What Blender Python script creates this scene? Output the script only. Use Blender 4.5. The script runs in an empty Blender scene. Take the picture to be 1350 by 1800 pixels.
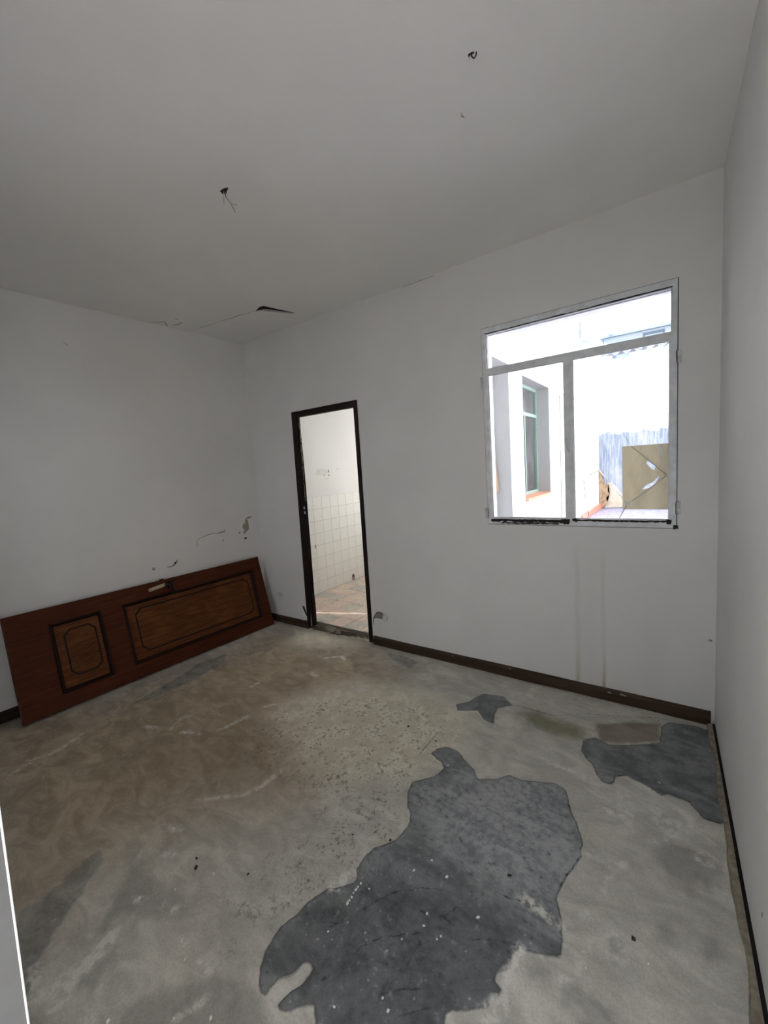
import bpy, bmesh, math, random
import numpy as np
from mathutils import Vector, Matrix

SC = bpy.context.scene
COL = SC.collection
rnd = random.Random(7)

# ------------------------------------------------------------------ camera, sky, sun, exposure
# origin: inner foot of the far left corner; x to the right along the window wall, y away through it
W, H = 3.7516, 2.8334              # room width at the window wall, ceiling height
DL, DR = 0.0227, 0.0273            # the side walls run slightly out of square
cam_data = bpy.data.cameras.new('camera')
cam_data.sensor_fit = 'HORIZONTAL'; cam_data.sensor_width = 36.0
cam_data.lens = 729.985 / 1350 * 36.0
cam_data.clip_start = 0.02; cam_data.clip_end = 200
cam = bpy.data.objects.new('camera', cam_data); COL.objects.link(cam)
_yaw, _pitch, _roll = -0.6251, -0.0994, -0.0632
_f = Vector((math.sin(_yaw) * math.cos(_pitch), math.cos(_yaw) * math.cos(_pitch), math.sin(_pitch)))
_r = Vector((math.cos(_yaw), -math.sin(_yaw), 0)); _u = _r.cross(_f)
_r2 = _r * math.cos(_roll) + _u * math.sin(_roll); _u2 = -_r * math.sin(_roll) + _u * math.cos(_roll)
_m = Matrix((_r2, _u2, -_f)).transposed().to_4x4()
_m.translation = Vector((3.5968, -2.7462, 1.4894))
cam.matrix_world = _m
SC.camera = cam

SKY = 2.6
SUN = 56.0
EXPOSURE = 0.04
world = bpy.data.worlds.new('hazy_sky'); SC.world = world; world.use_nodes = True
_bg = world.node_tree.nodes['Background']
_bg.inputs['Color'].default_value = (0.93, 0.965, 1.0, 1); _bg.inputs['Strength'].default_value = SKY
sun_data = bpy.data.lights.new('sun', 'SUN'); sun_data.energy = SUN; sun_data.angle = math.radians(3)
sun_data.color = (1.0, 0.985, 0.965)
sun = bpy.data.objects.new('sun', sun_data); COL.objects.link(sun)
SUN_DIR = Vector((0.70, 0.28, -0.66)).normalized()      # the way the light travels
sun.rotation_euler = SUN_DIR.to_track_quat('-Z', 'Y').to_euler()

def portal(name, loc, direction, sx, sy):
    """a sampling portal in an opening of the house: gives off no light of its own"""
    d = bpy.data.lights.new(name, 'AREA'); d.shape = 'RECTANGLE'; d.size = sx; d.size_y = sy
    d.cycles.is_portal = True
    o = bpy.data.objects.new(name, d); COL.objects.link(o)
    o.location = loc; o.rotation_euler = Vector(direction).to_track_quat('-Z', 'Z').to_euler()
    return o
portal('window_portal', (3.04, 0.10, 1.73), (0, -1, 0), 1.06, 1.30)
portal('doorway_portal', (3.38, -2.77, 1.05), (0, 1, 0), 0.90, 2.1)
portal('added_rear_window_portal', (0.80, -2.77, 1.60), (0, 1, 0), 1.2, 1.3)  # sits in the added rear window
portal('kitchen_window_portal', (2.22, 2.40, 1.74), (-1, 0, 0), 1.1, 1.36)
portal('added_kitchen_end_portal', (1.0, 3.82, 1.55), (0, -1, 0), 1.7, 1.9)  # sits in the added kitchen end window

vs = SC.view_settings
SC.display_settings.display_device = 'sRGB'
vs.view_transform = 'Standard'; vs.look = 'None'; vs.gamma = 1.0; vs.exposure = EXPOSURE; vs.use_curve_mapping = False
SC.cycles.use_denoising = True
SC.cycles.max_bounces = 9; SC.cycles.diffuse_bounces = 6; SC.cycles.glossy_bounces = 3
SC.cycles.use_adaptive_sampling = True; SC.cycles.adaptive_threshold = 0.10; SC.cycles.adaptive_min_samples = 16
SC.cycles.transparent_max_bounces = 12; SC.cycles.sample_clamp_indirect = 8.0
SC.cycles.caustics_reflective = False; SC.cycles.caustics_refractive = False

# ------------------------------------------------------------------ helpers
def link(name, me, mat=None, parent=None):
    o = bpy.data.objects.new(name, me); COL.objects.link(o)
    if mat is not None: me.materials.append(mat)
    if parent is not None: o.parent = parent
    return o
def obj(name, bm, mat, parent=None, smooth=False):
    bmesh.ops.recalc_face_normals(bm, faces=bm.faces)
    me = bpy.data.meshes.new(name); bm.to_mesh(me); bm.free()
    if smooth:
        for p in me.polygons: p.use_smooth = True
    return link(name, me, mat, parent)
def pydata(name, vs_, fs, mat, parent=None):
    me = bpy.data.meshes.new(name); me.from_pydata([tuple(v) for v in vs_], [], fs); me.update()
    return link(name, me, mat, parent)
def empty(name, loc=(0, 0, 0)):
    o = bpy.data.objects.new(name, None); COL.objects.link(o); o.location = loc; o.empty_display_size = 0.1
    return o
def tag(o, label, cat, group=None):
    o['label'] = label; o['category'] = cat
    if group: o['group'] = group
    return o
def struct(o, label=None, cat=None):
    o['kind'] = 'structure'
    if label: o['label'] = label
    if cat: o['category'] = cat
    return o
def box(bm, a, b, bevel=0.0):
    x0, y0, z0 = a; x1, y1, z1 = b
    v = [bm.verts.new(p) for p in ((x0,y0,z0),(x1,y0,z0),(x1,y1,z0),(x0,y1,z0),(x0,y0,z1),(x1,y0,z1),(x1,y1,z1),(x0,y1,z1))]
    f = [bm.faces.new([v[i] for i in q]) for q in ((0,3,2,1),(4,5,6,7),(0,1,5,4),(1,2,6,5),(2,3,7,6),(3,0,4,7))]
    if bevel > 0:
        ed = set()
        for q in f: ed.update(q.edges)
        bmesh.ops.bevel(bm, geom=list(ed), offset=bevel, segments=2, profile=0.6, affect='EDGES')
    return bm
def new_box(a, b, bevel=0.0): return box(bmesh.new(), a, b, bevel)
def prism(bm, pts, off):
    """polygon pts (3D, flat) pulled along off"""
    off = Vector(off)
    a = [bm.verts.new(Vector(p)) for p in pts]; b = [bm.verts.new(Vector(p) + off) for p in pts]
    n = len(a)
    bm.faces.new(a); bm.faces.new(b[::-1])
    for i in range(n): bm.faces.new((a[i], b[i], b[(i+1) % n], a[(i+1) % n]))
    bmesh.ops.triangulate(bm, faces=[f for f in bm.faces if len(f.verts) > 4])
    return bm
def tube(bm, pts, r, seg=8):
    pts = [Vector(p) for p in pts]; rings = []
    rr = r if isinstance(r, (list, tuple)) else [r] * len(pts)
    for i, p in enumerate(pts):
        t = (pts[min(i+1, len(pts)-1)] - pts[max(i-1, 0)]).normalized()
        a = t.cross(Vector((0, 0, 1)));
        if a.length < 1e-3: a = t.cross(Vector((1, 0, 0)))
        a.normalize(); b = t.cross(a)
        rings.append([bm.verts.new(p + (a * math.cos(2*math.pi*k/seg) + b * math.sin(2*math.pi*k/seg)) * rr[i]) for k in range(seg)])
    for i in range(len(rings)-1):
        for k in range(seg):
            bm.faces.new((rings[i][k], rings[i][(k+1) % seg], rings[i+1][(k+1) % seg], rings[i+1][k]))
    bm.faces.new(rings[0][::-1]); bm.faces.new(rings[-1])
    return bm
def ribbon(bm, pts, widths, normal, off=0.001):
    """an uneven flat sliver along a line on a surface"""
    normal = Vector(normal).normalized(); pts = [Vector(p) for p in pts]; L = []; R_ = []
    for i, p in enumerate(pts):
        t = (pts[min(i+1, len(pts)-1)] - pts[max(i-1, 0)]).normalized(); s = normal.cross(t).normalized()
        w = widths[i] if isinstance(widths, (list, tuple)) else widths
        L.append(p + s * w + normal * off); R_.append(p - s * w + normal * off)
    lo = [bm.verts.new(v) for v in L]; ro = [bm.verts.new(v) for v in R_]
    lb = [bm.verts.new(v - normal * (off + 0.002)) for v in L]; rb = [bm.verts.new(v - normal * (off + 0.002)) for v in R_]
    for i in range(len(pts)-1):
        bm.faces.new((lo[i], lo[i+1], ro[i+1], ro[i])); bm.faces.new((lo[i], lb[i], lb[i+1], lo[i+1])); bm.faces.new((ro[i], ro[i+1], rb[i+1], rb[i]))
    bm.faces.new((lo[0], ro[0], rb[0], lb[0])); bm.faces.new((lo[-1], lb[-1], rb[-1], ro[-1]))
    return bm
def wall_panel(O, u, n, us, zs, holes):
    """solid wall: from O along unit u, up z, thickness vector n; us/zs = (from, to); rectangular holes (u0,u1,z0,z1)"""
    O, u, n = Vector(O), Vector(u), Vector(n)
    U = sorted({us[0], us[1], *[h[0] for h in holes], *[h[1] for h in holes]}); Z = sorted({zs[0], zs[1], *[h[2] for h in holes], *[h[3] for h in holes]})
    U = [a for a in U if us[0] <= a <= us[1]]; Z = [a for a in Z if zs[0] <= a <= zs[1]]
    solid = lambda i, j: 0 <= i < len(U)-1 and 0 <= j < len(Z)-1 and not any(h[0] < (U[i]+U[i+1])/2 < h[1] and h[2] < (Z[j]+Z[j+1])/2 < h[3] for h in holes)
    bm = bmesh.new(); V = {}
    def v(i, j, s):
        k = (i, j, s)
        if k not in V: V[k] = bm.verts.new(O + u * U[i] + Vector((0, 0, Z[j])) + (n if s else Vector((0, 0, 0))))
        return V[k]
    for i in range(len(U)-1):
        for j in range(len(Z)-1):
            if not solid(i, j): continue
            bm.faces.new((v(i,j,0), v(i+1,j,0), v(i+1,j+1,0), v(i,j+1,0))); bm.faces.new((v(i,j,1), v(i,j+1,1), v(i+1,j+1,1), v(i+1,j,1)))
            if not solid(i-1, j): bm.faces.new((v(i,j,0), v(i,j+1,0), v(i,j+1,1), v(i,j,1)))
            if not solid(i+1, j): bm.faces.new((v(i+1,j,0), v(i+1,j,1), v(i+1,j+1,1), v(i+1,j+1,0)))
            if not solid(i, j-1): bm.faces.new((v(i,j,0), v(i,j,1), v(i+1,j,1), v(i+1,j,0)))
            if not solid(i, j+1): bm.faces.new((v(i,j+1,0), v(i+1,j+1,0), v(i+1,j+1,1), v(i,j+1,1)))
    return bm
def xl(y): return DL * y              # left wall face
def xr(y): return W - DR * y          # right wall face

# ------------------------------------------------------------------ material helpers
class Mat:
    def __init__(self, name, color=(0.8, 0.8, 0.8), rough=0.6, metal=0.0, spec=0.4):
        self.m = bpy.data.materials.new(name); self.m.use_nodes = True
        self.nt = self.m.node_tree; self.n = self.nt.nodes; self.b = self.n['Principled BSDF']
        self.b.inputs['Base Color'].default_value = (*color, 1); self.b.inputs['Roughness'].default_value = rough
        self.b.inputs['Metallic'].default_value = metal; self.b.inputs['Specular IOR Level'].default_value = spec
        self.tc = None
    def link(self, a, b): self.nt.links.new(a, b)
    def coord(self, kind='Object'):
        if self.tc is None: self.tc = self.n.new('ShaderNodeTexCoord')
        return self.tc.outputs[kind]
    def mapped(self, scale=(1, 1, 1), rot=(0, 0, 0), kind='Object'):
        mp = self.n.new('ShaderNodeMapping'); self.link(self.coord(kind), mp.inputs['Vector'])
        mp.inputs['Scale'].default_value = scale; mp.inputs['Rotation'].default_value = rot
        return mp.outputs['Vector']
    def noise(self, scale, detail=5, rough=0.55, vec=None, dist=0.0):
        t = self.n.new('ShaderNodeTexNoise'); t.inputs['Scale'].default_value = scale; t.inputs['Detail'].default_value = detail
        t.inputs['Roughness'].default_value = rough; t.inputs['Distortion'].default_value = dist
        self.link(vec if vec is not None else self.coord(), t.inputs['Vector'])
        return t.outputs['Fac']
    def voronoi(self, scale, vec=None, feature='F1'):
        t = self.n.new('ShaderNodeTexVoronoi'); t.feature = feature; t.inputs['Scale'].default_value = scale
        self.link(vec if vec is not None else self.coord(), t.inputs['Vector'])
        return t.outputs['Distance']
    def wave(self, scale, vec=None, dist=3.0, detail=3):
        t = self.n.new('ShaderNodeTexWave'); t.inputs['Scale'].default_value = scale; t.inputs['Distortion'].default_value = dist; t.inputs['Detail'].default_value = detail
        self.link(vec if vec is not None else self.coord(), t.inputs['Vector'])
        return t.outputs['Fac']
    def _in(self, sock, v):
        if isinstance(v, (int, float)): sock.default_value = v
        elif isinstance(v, tuple): sock.default_value = (*v, 1) if len(v) == 3 else v
        else: self.link(v, sock)
    def math(self, op, a, b=0.0, c=None, clamp=False):
        t = self.n.new('ShaderNodeMath'); t.operation = op; t.use_clamp = clamp
        self._in(t.inputs[0], a); self._in(t.inputs[1], b)
        if c is not None: self._in(t.inputs[2], c)
        return t.outputs[0]
    def ramp(self, v, lo, hi, a=0.0, b=1.0, smooth=True):
        t = self.n.new('ShaderNodeMapRange'); t.interpolation_type = 'SMOOTHSTEP' if smooth else 'LINEAR'
        self._in(t.inputs['Value'], v); t.inputs['From Min'].default_value = lo; t.inputs['From Max'].default_value = hi
        t.inputs['To Min'].default_value = a; t.inputs['To Max'].default_value = b
        return t.outputs[0]
    def mix(self, fac, a, b, mode='MIX'):
        t = self.n.new('ShaderNodeMix'); t.data_type = 'RGBA'; t.blend_type = mode
        self._in(t.inputs[0], fac); self._in(t.inputs[6], a); self._in(t.inputs[7], b)
        return t.outputs[2]
    def attr(self, name):
        t = self.n.new('ShaderNodeAttribute'); t.attribute_name = name
        return t.outputs['Fac']
    def xyz(self, kind='Object'):
        t = self.n.new('ShaderNodeSeparateXYZ'); self.link(self.coord(kind), t.inputs[0]); return t.outputs
    def color(self, c): self._in(self.b.inputs['Base Color'], c)
    def rough(self, v): self._in(self.b.inputs['Roughness'], v)
    def bump(self, h, strength=0.3, dist=0.004):
        t = self.n.new('ShaderNodeBump'); t.inputs['Strength'].default_value = strength; t.inputs['Distance'].default_value = dist
        self.link(h, t.inputs['Height']); self.link(t.outputs[0], self.b.inputs['Normal'])

def plaster(name, c1, c2, streaks=(), bump=0.25):
    m = Mat(name, c1, 0.85, spec=0.2)
    big = m.noise(1.6, 3); fine = m.noise(60, 3)
    c = m.mix(m.ramp(big, 0.35, 0.7), c1, c2)
    if streaks:
        s = m.xyz(); wob = m.noise(3.0, 3)
        for (x0, z0, z1, wd, col, amt) in streaks:
            dx = m.math('ABSOLUTE', m.math('SUBTRACT', m.math('ADD', s[0], m.math('MULTIPLY', m.math('SUBTRACT', wob, 0.5), 0.03)), x0))
            k = m.math('MULTIPLY', m.ramp(dx, 0, wd, 1, 0), m.math('MULTIPLY', m.ramp(s[2], z0, z0 + 0.25 * abs(z1 - z0), 1, 0.45), m.ramp(s[2], z1 - 0.25, z1, 1, 0)))
            k = m.math('MULTIPLY', k, m.math('MULTIPLY', m.ramp(fine, 0.2, 0.7, 0.6, 1.0), amt))
            c = m.mix(k, c, col)
    m.color(c)
    hgt = m.math('ADD', m.math('MULTIPLY', m.noise(9, 2), 0.7), m.math('MULTIPLY', m.noise(60, 1), 0.3))
    m.bump(hgt, bump, 0.006)
    return m.m
def plain(name, color, rough=0.6, metal=0.0, var=0.12, scale=25, bump=0.0, spec=0.4):
    m = Mat(name, color, rough, metal, spec)
    n = m.noise(scale, 5)
    m.color(m.mix(m.ramp(n, 0.3, 0.7), tuple(min(1, c * (1 - var)) for c in color), tuple(min(1, c * (1 + var)) for c in color)))
    if bump: m.bump(n, bump, 0.003)
    return m.m
def glass(name, dirt, tint=(1, 1, 1), gloss=0.06):
    m = Mat(name); n = m.n; nt = m.nt; n.remove(m.b)
    tr = n.new('ShaderNodeBsdfTransparent'); tr.inputs[0].default_value = (*tint, 1)
    gl = n.new('ShaderNodeBsdfGlossy'); gl.inputs['Roughness'].default_value = 0.02
    fr = n.new('ShaderNodeFresnel'); fr.inputs[0].default_value = 1.45
    mx = n.new('ShaderNodeMixShader'); m.link(m.math('MULTIPLY', fr.outputs[0], gloss / 0.06), mx.inputs[0]); m.link(tr.outputs[0], mx.inputs[1]); m.link(gl.outputs[0], mx.inputs[2])
    df = n.new('ShaderNodeBsdfTranslucent'); df.inputs[0].default_value = (0.85, 0.87, 0.9, 1)
    d = m.math('ADD', m.math('MULTIPLY', m.ramp(m.noise(9, 6, 0.65, m.mapped((1, 1, 0.35))), 0.42, 0.75), dirt), dirt * 0.25)
    m2 = n.new('ShaderNodeMixShader'); m.link(d, m2.inputs[0]); m.link(mx.outputs[0], m2.inputs[1]); m.link(df.outputs[0], m2.inputs[2])
    m.link(m2.outputs[0], n['Material Output'].inputs['Surface'])
    return m.m
def wood(name, dark, light, axis=1, scale=1.0, rough=0.4):
    m = Mat(name, dark, rough, spec=0.18)
    sc = [14 * scale] * 3; sc[axis] = 0.9 * scale
    g = m.noise(3, 7, 0.6, m.mapped(tuple(sc)), 0.6); g2 = m.noise(22, 4, 0.6, m.mapped(tuple(sc)))
    m.color(m.mix(m.ramp(m.math('ADD', m.math('MULTIPLY', g, 0.75), m.math('MULTIPLY', g2, 0.25)), 0.3, 0.7), dark, light))
    m.bump(g2, 0.12, 0.002)
    return m.m

# ------------------------------------------------------------------ materials
STAINS = ((3.068, 0.07, 1.02, 0.028, (0.45, 0.40, 0.29), 0.42), (3.068, 0.07, 0.35, 0.020, (0.38, 0.30, 0.18), 0.45), (3.213, 0.07, 1.02, 0.022, (0.45, 0.40, 0.30), 0.40), (3.213, 0.07, 0.34, 0.014, (0.24, 0.17, 0.09), 0.75),
          (3.140, 0.07, 1.02, 0.110, (0.60, 0.60, 0.58), 0.30), (3.47, 0.07, 0.60, 0.10, (0.50, 0.46, 0.38), 0.18), (3.30, 0.07, 0.28, 0.16, (0.50, 0.44, 0.33), 0.22))
M_WALL = plaster('white_wall_paint', (0.80, 0.80, 0.795), (0.84, 0.84, 0.835))
M_WALLB = plaster('stained_white_wall_paint', (0.79, 0.79, 0.79), (0.83, 0.83, 0.83), STAINS)
M_CEIL = plaster('white_ceiling_paint', (0.80, 0.80, 0.79), (0.84, 0.84, 0.83), bump=0.15)
M_KWALL = plaster('cream_kitchen_paint', (0.82, 0.80, 0.75), (0.85, 0.835, 0.79))
M_CWALL = plaster('white_courtyard_render', (0.78, 0.78, 0.77), (0.82, 0.82, 0.81), bump=0.6)
M_BASEB = wood('dark_brown_skirting_wood', (0.035, 0.022, 0.014), (0.085, 0.055, 0.036), axis=0, rough=0.55)
M_BASEBL = wood('dark_brown_skirting_wood_along_wall', (0.030, 0.019, 0.013), (0.075, 0.05, 0.033), axis=1, rough=0.55)
M_JAMB = wood('black_brown_door_frame_wood', (0.010, 0.006, 0.005), (0.028, 0.017, 0.013), axis=2, rough=0.5)
M_MORTAR = plain('beige_mortar', (0.30, 0.26, 0.20), 0.9, var=0.25, scale=40, bump=0.4)
M_CRACK = plain('dark_crack', (0.02, 0.018, 0.016), 0.95)
M_SOOT = plain('grey_grime', (0.36, 0.345, 0.32), 0.95, var=0.4, scale=80)
M_OCHRE = plain('ochre_bare_plaster', (0.40, 0.35, 0.26), 0.95, var=0.3, scale=120, bump=0.5)
M_CHIP = plain('grey_bare_plaster', (0.30, 0.28, 0.25), 0.95, var=0.3, scale=120, bump=0.5)
M_FLAKE = plain('white_paint_flake', (0.74, 0.74, 0.73), 0.8, var=0.05)

# ------------------------------------------------------------------ floor: worn screed
DARK = [[[2.533,-0.987],[2.547,-0.934],[2.586,-0.895],[2.652,-0.904],[2.719,-0.952],[2.769,-0.98],[2.811,-1.033],[2.894,-0.984],[2.931,-0.933],[2.987,-0.938],[3.057,-0.907],[3.126,-0.876],[3.179,-0.894],[3.194,-0.934],[3.217,-0.992],[3.259,-1.067],[3.277,-1.104],[3.291,-1.14],[3.295,-1.202],[3.278,-1.272],[3.267,-1.31],[3.258,-1.358],[3.255,-1.407],[3.272,-1.44],[3.288,-1.472],[3.301,-1.532],[3.313,-1.585],[3.269,-1.599],[3.231,-1.612],[3.199,-1.625],[3.186,-1.653],[3.192,-1.695],[3.163,-1.721],[3.164,-1.744],[3.189,-1.754],[3.177,-1.787],[3.166,-1.813],[3.13,-1.842],[3.099,-1.866],[3.08,-1.887],[3.089,-1.911],[3.135,-2.0],[2.866,-2.177],[2.793,-2.104],[2.767,-2.078],[2.754,-2.074],[2.728,-2.094],[2.699,-2.126],[2.68,-2.135],[2.668,-2.13],[2.681,-2.083],[2.693,-2.062],[2.696,-2.036],[2.691,-2.014],[2.676,-2.006],[2.66,-2.016],[2.65,-2.055],[2.619,-2.092],[2.622,-2.134],[2.593,-2.133],[2.55,-2.098],[2.524,-2.046],[2.515,-1.985],[2.534,-1.929],[2.537,-1.876],[2.566,-1.803],[2.581,-1.801],[2.63,-1.74],[2.63,-1.722],[2.605,-1.695],[2.599,-1.629],[2.612,-1.585],[2.65,-1.539],[2.637,-1.56],[2.668,-1.503],[2.67,-1.43],[2.649,-1.374],[2.6,-1.331],[2.57,-1.271],[2.555,-1.208],[2.592,-1.164],[2.63,-1.12],[2.639,-1.046],[2.614,-1.014]],[[3.179,-0.49],[3.225,-0.431],[3.297,-0.462],[3.394,-0.405],[3.514,-0.309],[3.519,-0.153],[3.546,-0.092],[3.673,-0.064],[3.739,-0.083],[3.761,-0.228],[3.768,-0.45],[3.758,-0.746],[3.73,-0.763],[3.676,-0.764],[3.634,-0.694],[3.559,-0.69],[3.528,-0.712],[3.484,-0.685],[3.45,-0.671],[3.392,-0.658],[3.355,-0.687],[3.344,-0.749],[3.305,-0.758],[3.274,-0.713],[3.253,-0.658],[3.216,-0.622],[3.185,-0.578]],[[2.521,-0.381],[2.548,-0.307],[2.672,-0.277],[2.75,-0.346],[2.685,-0.418],[2.692,-0.483],[2.72,-0.581],[2.655,-0.57],[2.592,-0.505],[2.488,-0.565],[2.453,-0.513],[2.509,-0.444]]]
FADED = [[[1.631,-2.209],[1.665,-2.196],[1.7,-2.216],[1.73,-2.24],[1.761,-2.294],[1.797,-2.316],[1.812,-2.36],[1.845,-2.396],[1.864,-2.426],[1.894,-2.442],[1.92,-2.479],[1.971,-2.496],[2.006,-2.522],[2.079,-2.569],[1.994,-2.624],[1.871,-2.542],[1.662,-2.473],[1.665,-2.433],[1.664,-2.355],[1.64,-2.268]],[[0.504,-1.613],[0.434,-1.281],[0.336,-1.017],[0.37,-0.757],[0.5,-0.86],[0.568,-1.129],[0.575,-1.354],[0.549,-1.54]],[[1.627,-0.101],[1.755,-0.082],[1.939,-0.12],[1.929,-0.231],[1.75,-0.198]]]
MID = [[[3.52,-0.998],[3.564,-0.959],[3.644,-0.943],[3.694,-0.96],[3.722,-0.982],[3.716,-1.07],[3.688,-1.106],[3.657,-1.084],[3.641,-1.106],[3.636,-1.172],[3.624,-1.174],[3.617,-1.121],[3.568,-1.103],[3.537,-1.097]],[[3.321,-1.641],[3.35,-1.631],[3.38,-1.634],[3.422,-1.623],[3.458,-1.636],[3.475,-1.724],[3.404,-1.77],[3.382,-1.685],[3.346,-1.687],[3.324,-1.671]],[[3.232,-1.653],[3.271,-1.628],[3.29,-1.633],[3.279,-1.661],[3.246,-1.674]],[[2.391,-2.259],[2.459,-2.189],[2.551,-2.155],[2.617,-2.144],[2.721,-2.217],[2.381,-2.44],[2.302,-2.409],[2.302,-2.348]],[[3.542,-1.311],[3.579,-1.307],[3.594,-1.336],[3.573,-1.377],[3.548,-1.375]],[[3.662,-1.288],[3.708,-1.263],[3.711,-1.324],[3.676,-1.368],[3.657,-1.35]],[[1.772,-2.126],[1.916,-2.137],[2.131,-2.117],[2.197,-2.133],[2.147,-2.187],[1.986,-2.267],[2.027,-2.327],[2.004,-2.352],[1.912,-2.255],[1.848,-2.18]],[[3.415,-1.436],[3.434,-1.429],[3.455,-1.462],[3.452,-1.486],[3.434,-1.489],[3.415,-1.464]],[[2.089,-2.429],[2.1,-2.33],[2.145,-2.339],[2.152,-2.405],[2.128,-2.441]]]
GREEN = [[[2.803,-0.403],[2.9,-0.331],[3.038,-0.367],[3.157,-0.361],[3.181,-0.462],[3.068,-0.505],[2.946,-0.497],[2.872,-0.462]]]
BROWN = [[[3.212,-0.299],[3.388,-0.167],[3.507,-0.129],[3.516,-0.294],[3.405,-0.38],[3.256,-0.459]]]
ROUGH = [[[1.513,-1.401],[1.555,-1.037],[1.751,-0.81],[2.313,-0.573],[2.548,-0.801],[2.536,-1.096],[2.549,-1.324],[2.634,-1.452],[2.592,-1.632],[2.573,-1.777],[2.529,-1.878],[2.497,-2.027],[2.445,-2.099],[2.319,-2.056],[2.32,-1.884],[2.363,-1.651],[2.231,-1.516],[1.857,-1.474]]]
PALE_LIT = [[[1.605,-1.083],[1.703,-0.755],[2.086,-0.624],[2.446,-0.673],[2.489,-0.892],[2.402,-1.102],[2.274,-1.227],[1.971,-1.25]],[[0.686,-0.055],[0.798,0.065],[1.003,0.041],[0.931,-0.114],[0.764,-0.169]]]  # pool of window light mid-floor, and a pale smear by the door
WHITE = [[[[0.61,-2.174],[0.645,-2.112],[0.649,-2.038],[0.601,-1.923]],0.012],[[[0.669,-2.267],[0.649,-2.177]],0.01],[[[0.878,-1.672],[0.975,-1.632]],0.008],[[[1.148,-1.581],[1.256,-1.534]],0.01],[[[1.33,-1.45],[1.352,-1.366],[1.357,-1.277]],0.009],[[[1.055,-1.602],[0.998,-1.499],[1.017,-1.453]],0.006],[[[1.912,-1.675],[1.93,-1.605],[1.937,-1.494]],0.009],[[[1.739,-1.834],[1.903,-1.684]],0.006],[[[2.03,-2.525],[2.052,-2.49],[2.065,-2.443],[2.071,-2.4],[2.065,-2.362],[2.047,-2.309]],0.022],[[[2.119,-2.498],[2.108,-2.474],[2.074,-2.446]],0.022],[[[1.943,-2.496],[2.032,-2.515]],0.015],[[[2.58,-1.785],[2.597,-1.724]],0.02],[[[3.4,-0.799],[3.411,-0.856],[3.418,-0.904]],0.024],[[[3.343,-0.916],[3.408,-0.927],[3.441,-0.964]],0.009],[[[3.516,-0.81],[3.529,-0.87],[3.573,-0.906]],0.02],[[[3.52,-0.991],[3.551,-0.962]],0.012],[[[3.609,-0.753],[3.633,-0.79],[3.651,-0.824]],0.02],[[[3.562,-0.849],[3.619,-0.847]],0.02],[[[3.047,-0.741],[3.122,-0.748],[3.227,-0.763]],0.011],[[[3.227,-0.763],[3.303,-0.79]],0.008],[[[3.198,-1.634],[3.204,-1.677],[3.188,-1.722],[3.208,-1.742],[3.197,-1.787],[3.172,-1.827]],0.016],[[[3.338,-1.622],[3.327,-1.646]],0.01],[[[3.357,-1.586],[3.356,-1.539],[3.369,-1.5]],0.006],[[[3.419,-1.429],[3.412,-1.471],[3.435,-1.497],[3.461,-1.493],[3.46,-1.45],[3.438,-1.426]],0.006],[[[3.384,-1.292],[3.4,-1.227]],0.006],[[[3.342,-1.417],[3.373,-1.396]],0.008],[[[3.321,-1.641],[3.332,-1.618]],0.012],[[[3.397,-1.185],[3.435,-1.151]],0.009],[[[3.3,-1.177],[3.377,-1.171]],0.008],[[[3.648,-0.975],[3.678,-0.942],[3.703,-0.954],[3.693,-0.993],[3.664,-1.005],[3.648,-0.982]],0.005],[[[0.728,-0.096],[0.814,0.025],[1.003,0.041]],0.02],[[[1.685,-0.661],[1.807,-0.672],[1.871,-0.62]],0.01],[[[1.222,-0.42],[1.328,-0.329],[1.395,-0.363]],0.01],[[[1.296,-0.654],[1.384,-0.676]],0.012],[[[1.06,-1.023],[1.068,-0.954]],0.008],[[[1.37,-1.142],[1.398,-1.095]],0.01],[[[1.783,-1.991],[1.831,-1.953]],0.009],[[[1.899,-2.062],[1.949,-2.024]],0.012],[[[2.103,-2.17],[2.144,-2.155]],0.012],[[[2.265,-2.195],[2.29,-2.194]],0.012],[[[2.379,-2.197],[2.42,-2.193]],0.011],[[[1.991,-2.211],[2.003,-2.197]],0.01],[[[2.441,-2.319],[2.489,-2.227]],0.005],[[[3.158,-1.47],[3.239,-1.482],[3.289,-1.489]],0.012]]
CRACK_STEP = [[[2.381,-0.66],[2.441,-0.619],[2.465,-0.727],[2.48,-0.826],[2.48,-0.939],[2.487,-1.125]],[[3.757,-0.754],[3.73,-0.763],[3.676,-0.764],[3.634,-0.694],[3.559,-0.69],[3.528,-0.712],[3.484,-0.685],[3.45,-0.671],[3.392,-0.658],[3.355,-0.687],[3.344,-0.749],[3.305,-0.758],[3.274,-0.713],[3.259,-0.671]],[[3.296,-1.173],[3.295,-1.202],[3.278,-1.272],[3.267,-1.31],[3.258,-1.358],[3.255,-1.407]],[[2.745,-0.33],[2.867,-0.332],[2.998,-0.332],[3.052,-0.289],[3.133,-0.226],[3.357,-0.137],[3.492,-0.07],[3.519,-0.153],[3.516,-0.294]],[[3.183,-0.911],[3.206,-0.963],[3.223,-1.023]],[[2.658,-1.902],[2.713,-1.802],[2.769,-1.696],[2.845,-1.628],[2.92,-1.591]],[[2.862,-1.703],[2.947,-1.676],[3.015,-1.675]],[[2.96,-1.668],[2.995,-1.596],[3.046,-1.542]],[[2.932,-1.745],[2.931,-1.816],[2.934,-1.875]],[[3.067,-1.682],[3.13,-1.643],[3.222,-1.607]],[[2.731,-2.037],[2.771,-1.955],[2.782,-1.888],[2.823,-1.83],[2.919,-1.753]],[[2.897,-1.956],[2.948,-1.91],[2.994,-1.88]],[[3.094,-1.501],[3.185,-1.48],[3.286,-1.494]],[[2.958,-1.984],[3.017,-1.919],[3.08,-1.872]],[[1.98,-0.131],[2.226,-0.247],[2.417,-0.189]]]  # cracks, plus slate patch edges where the step shadow is drawn dark
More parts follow.
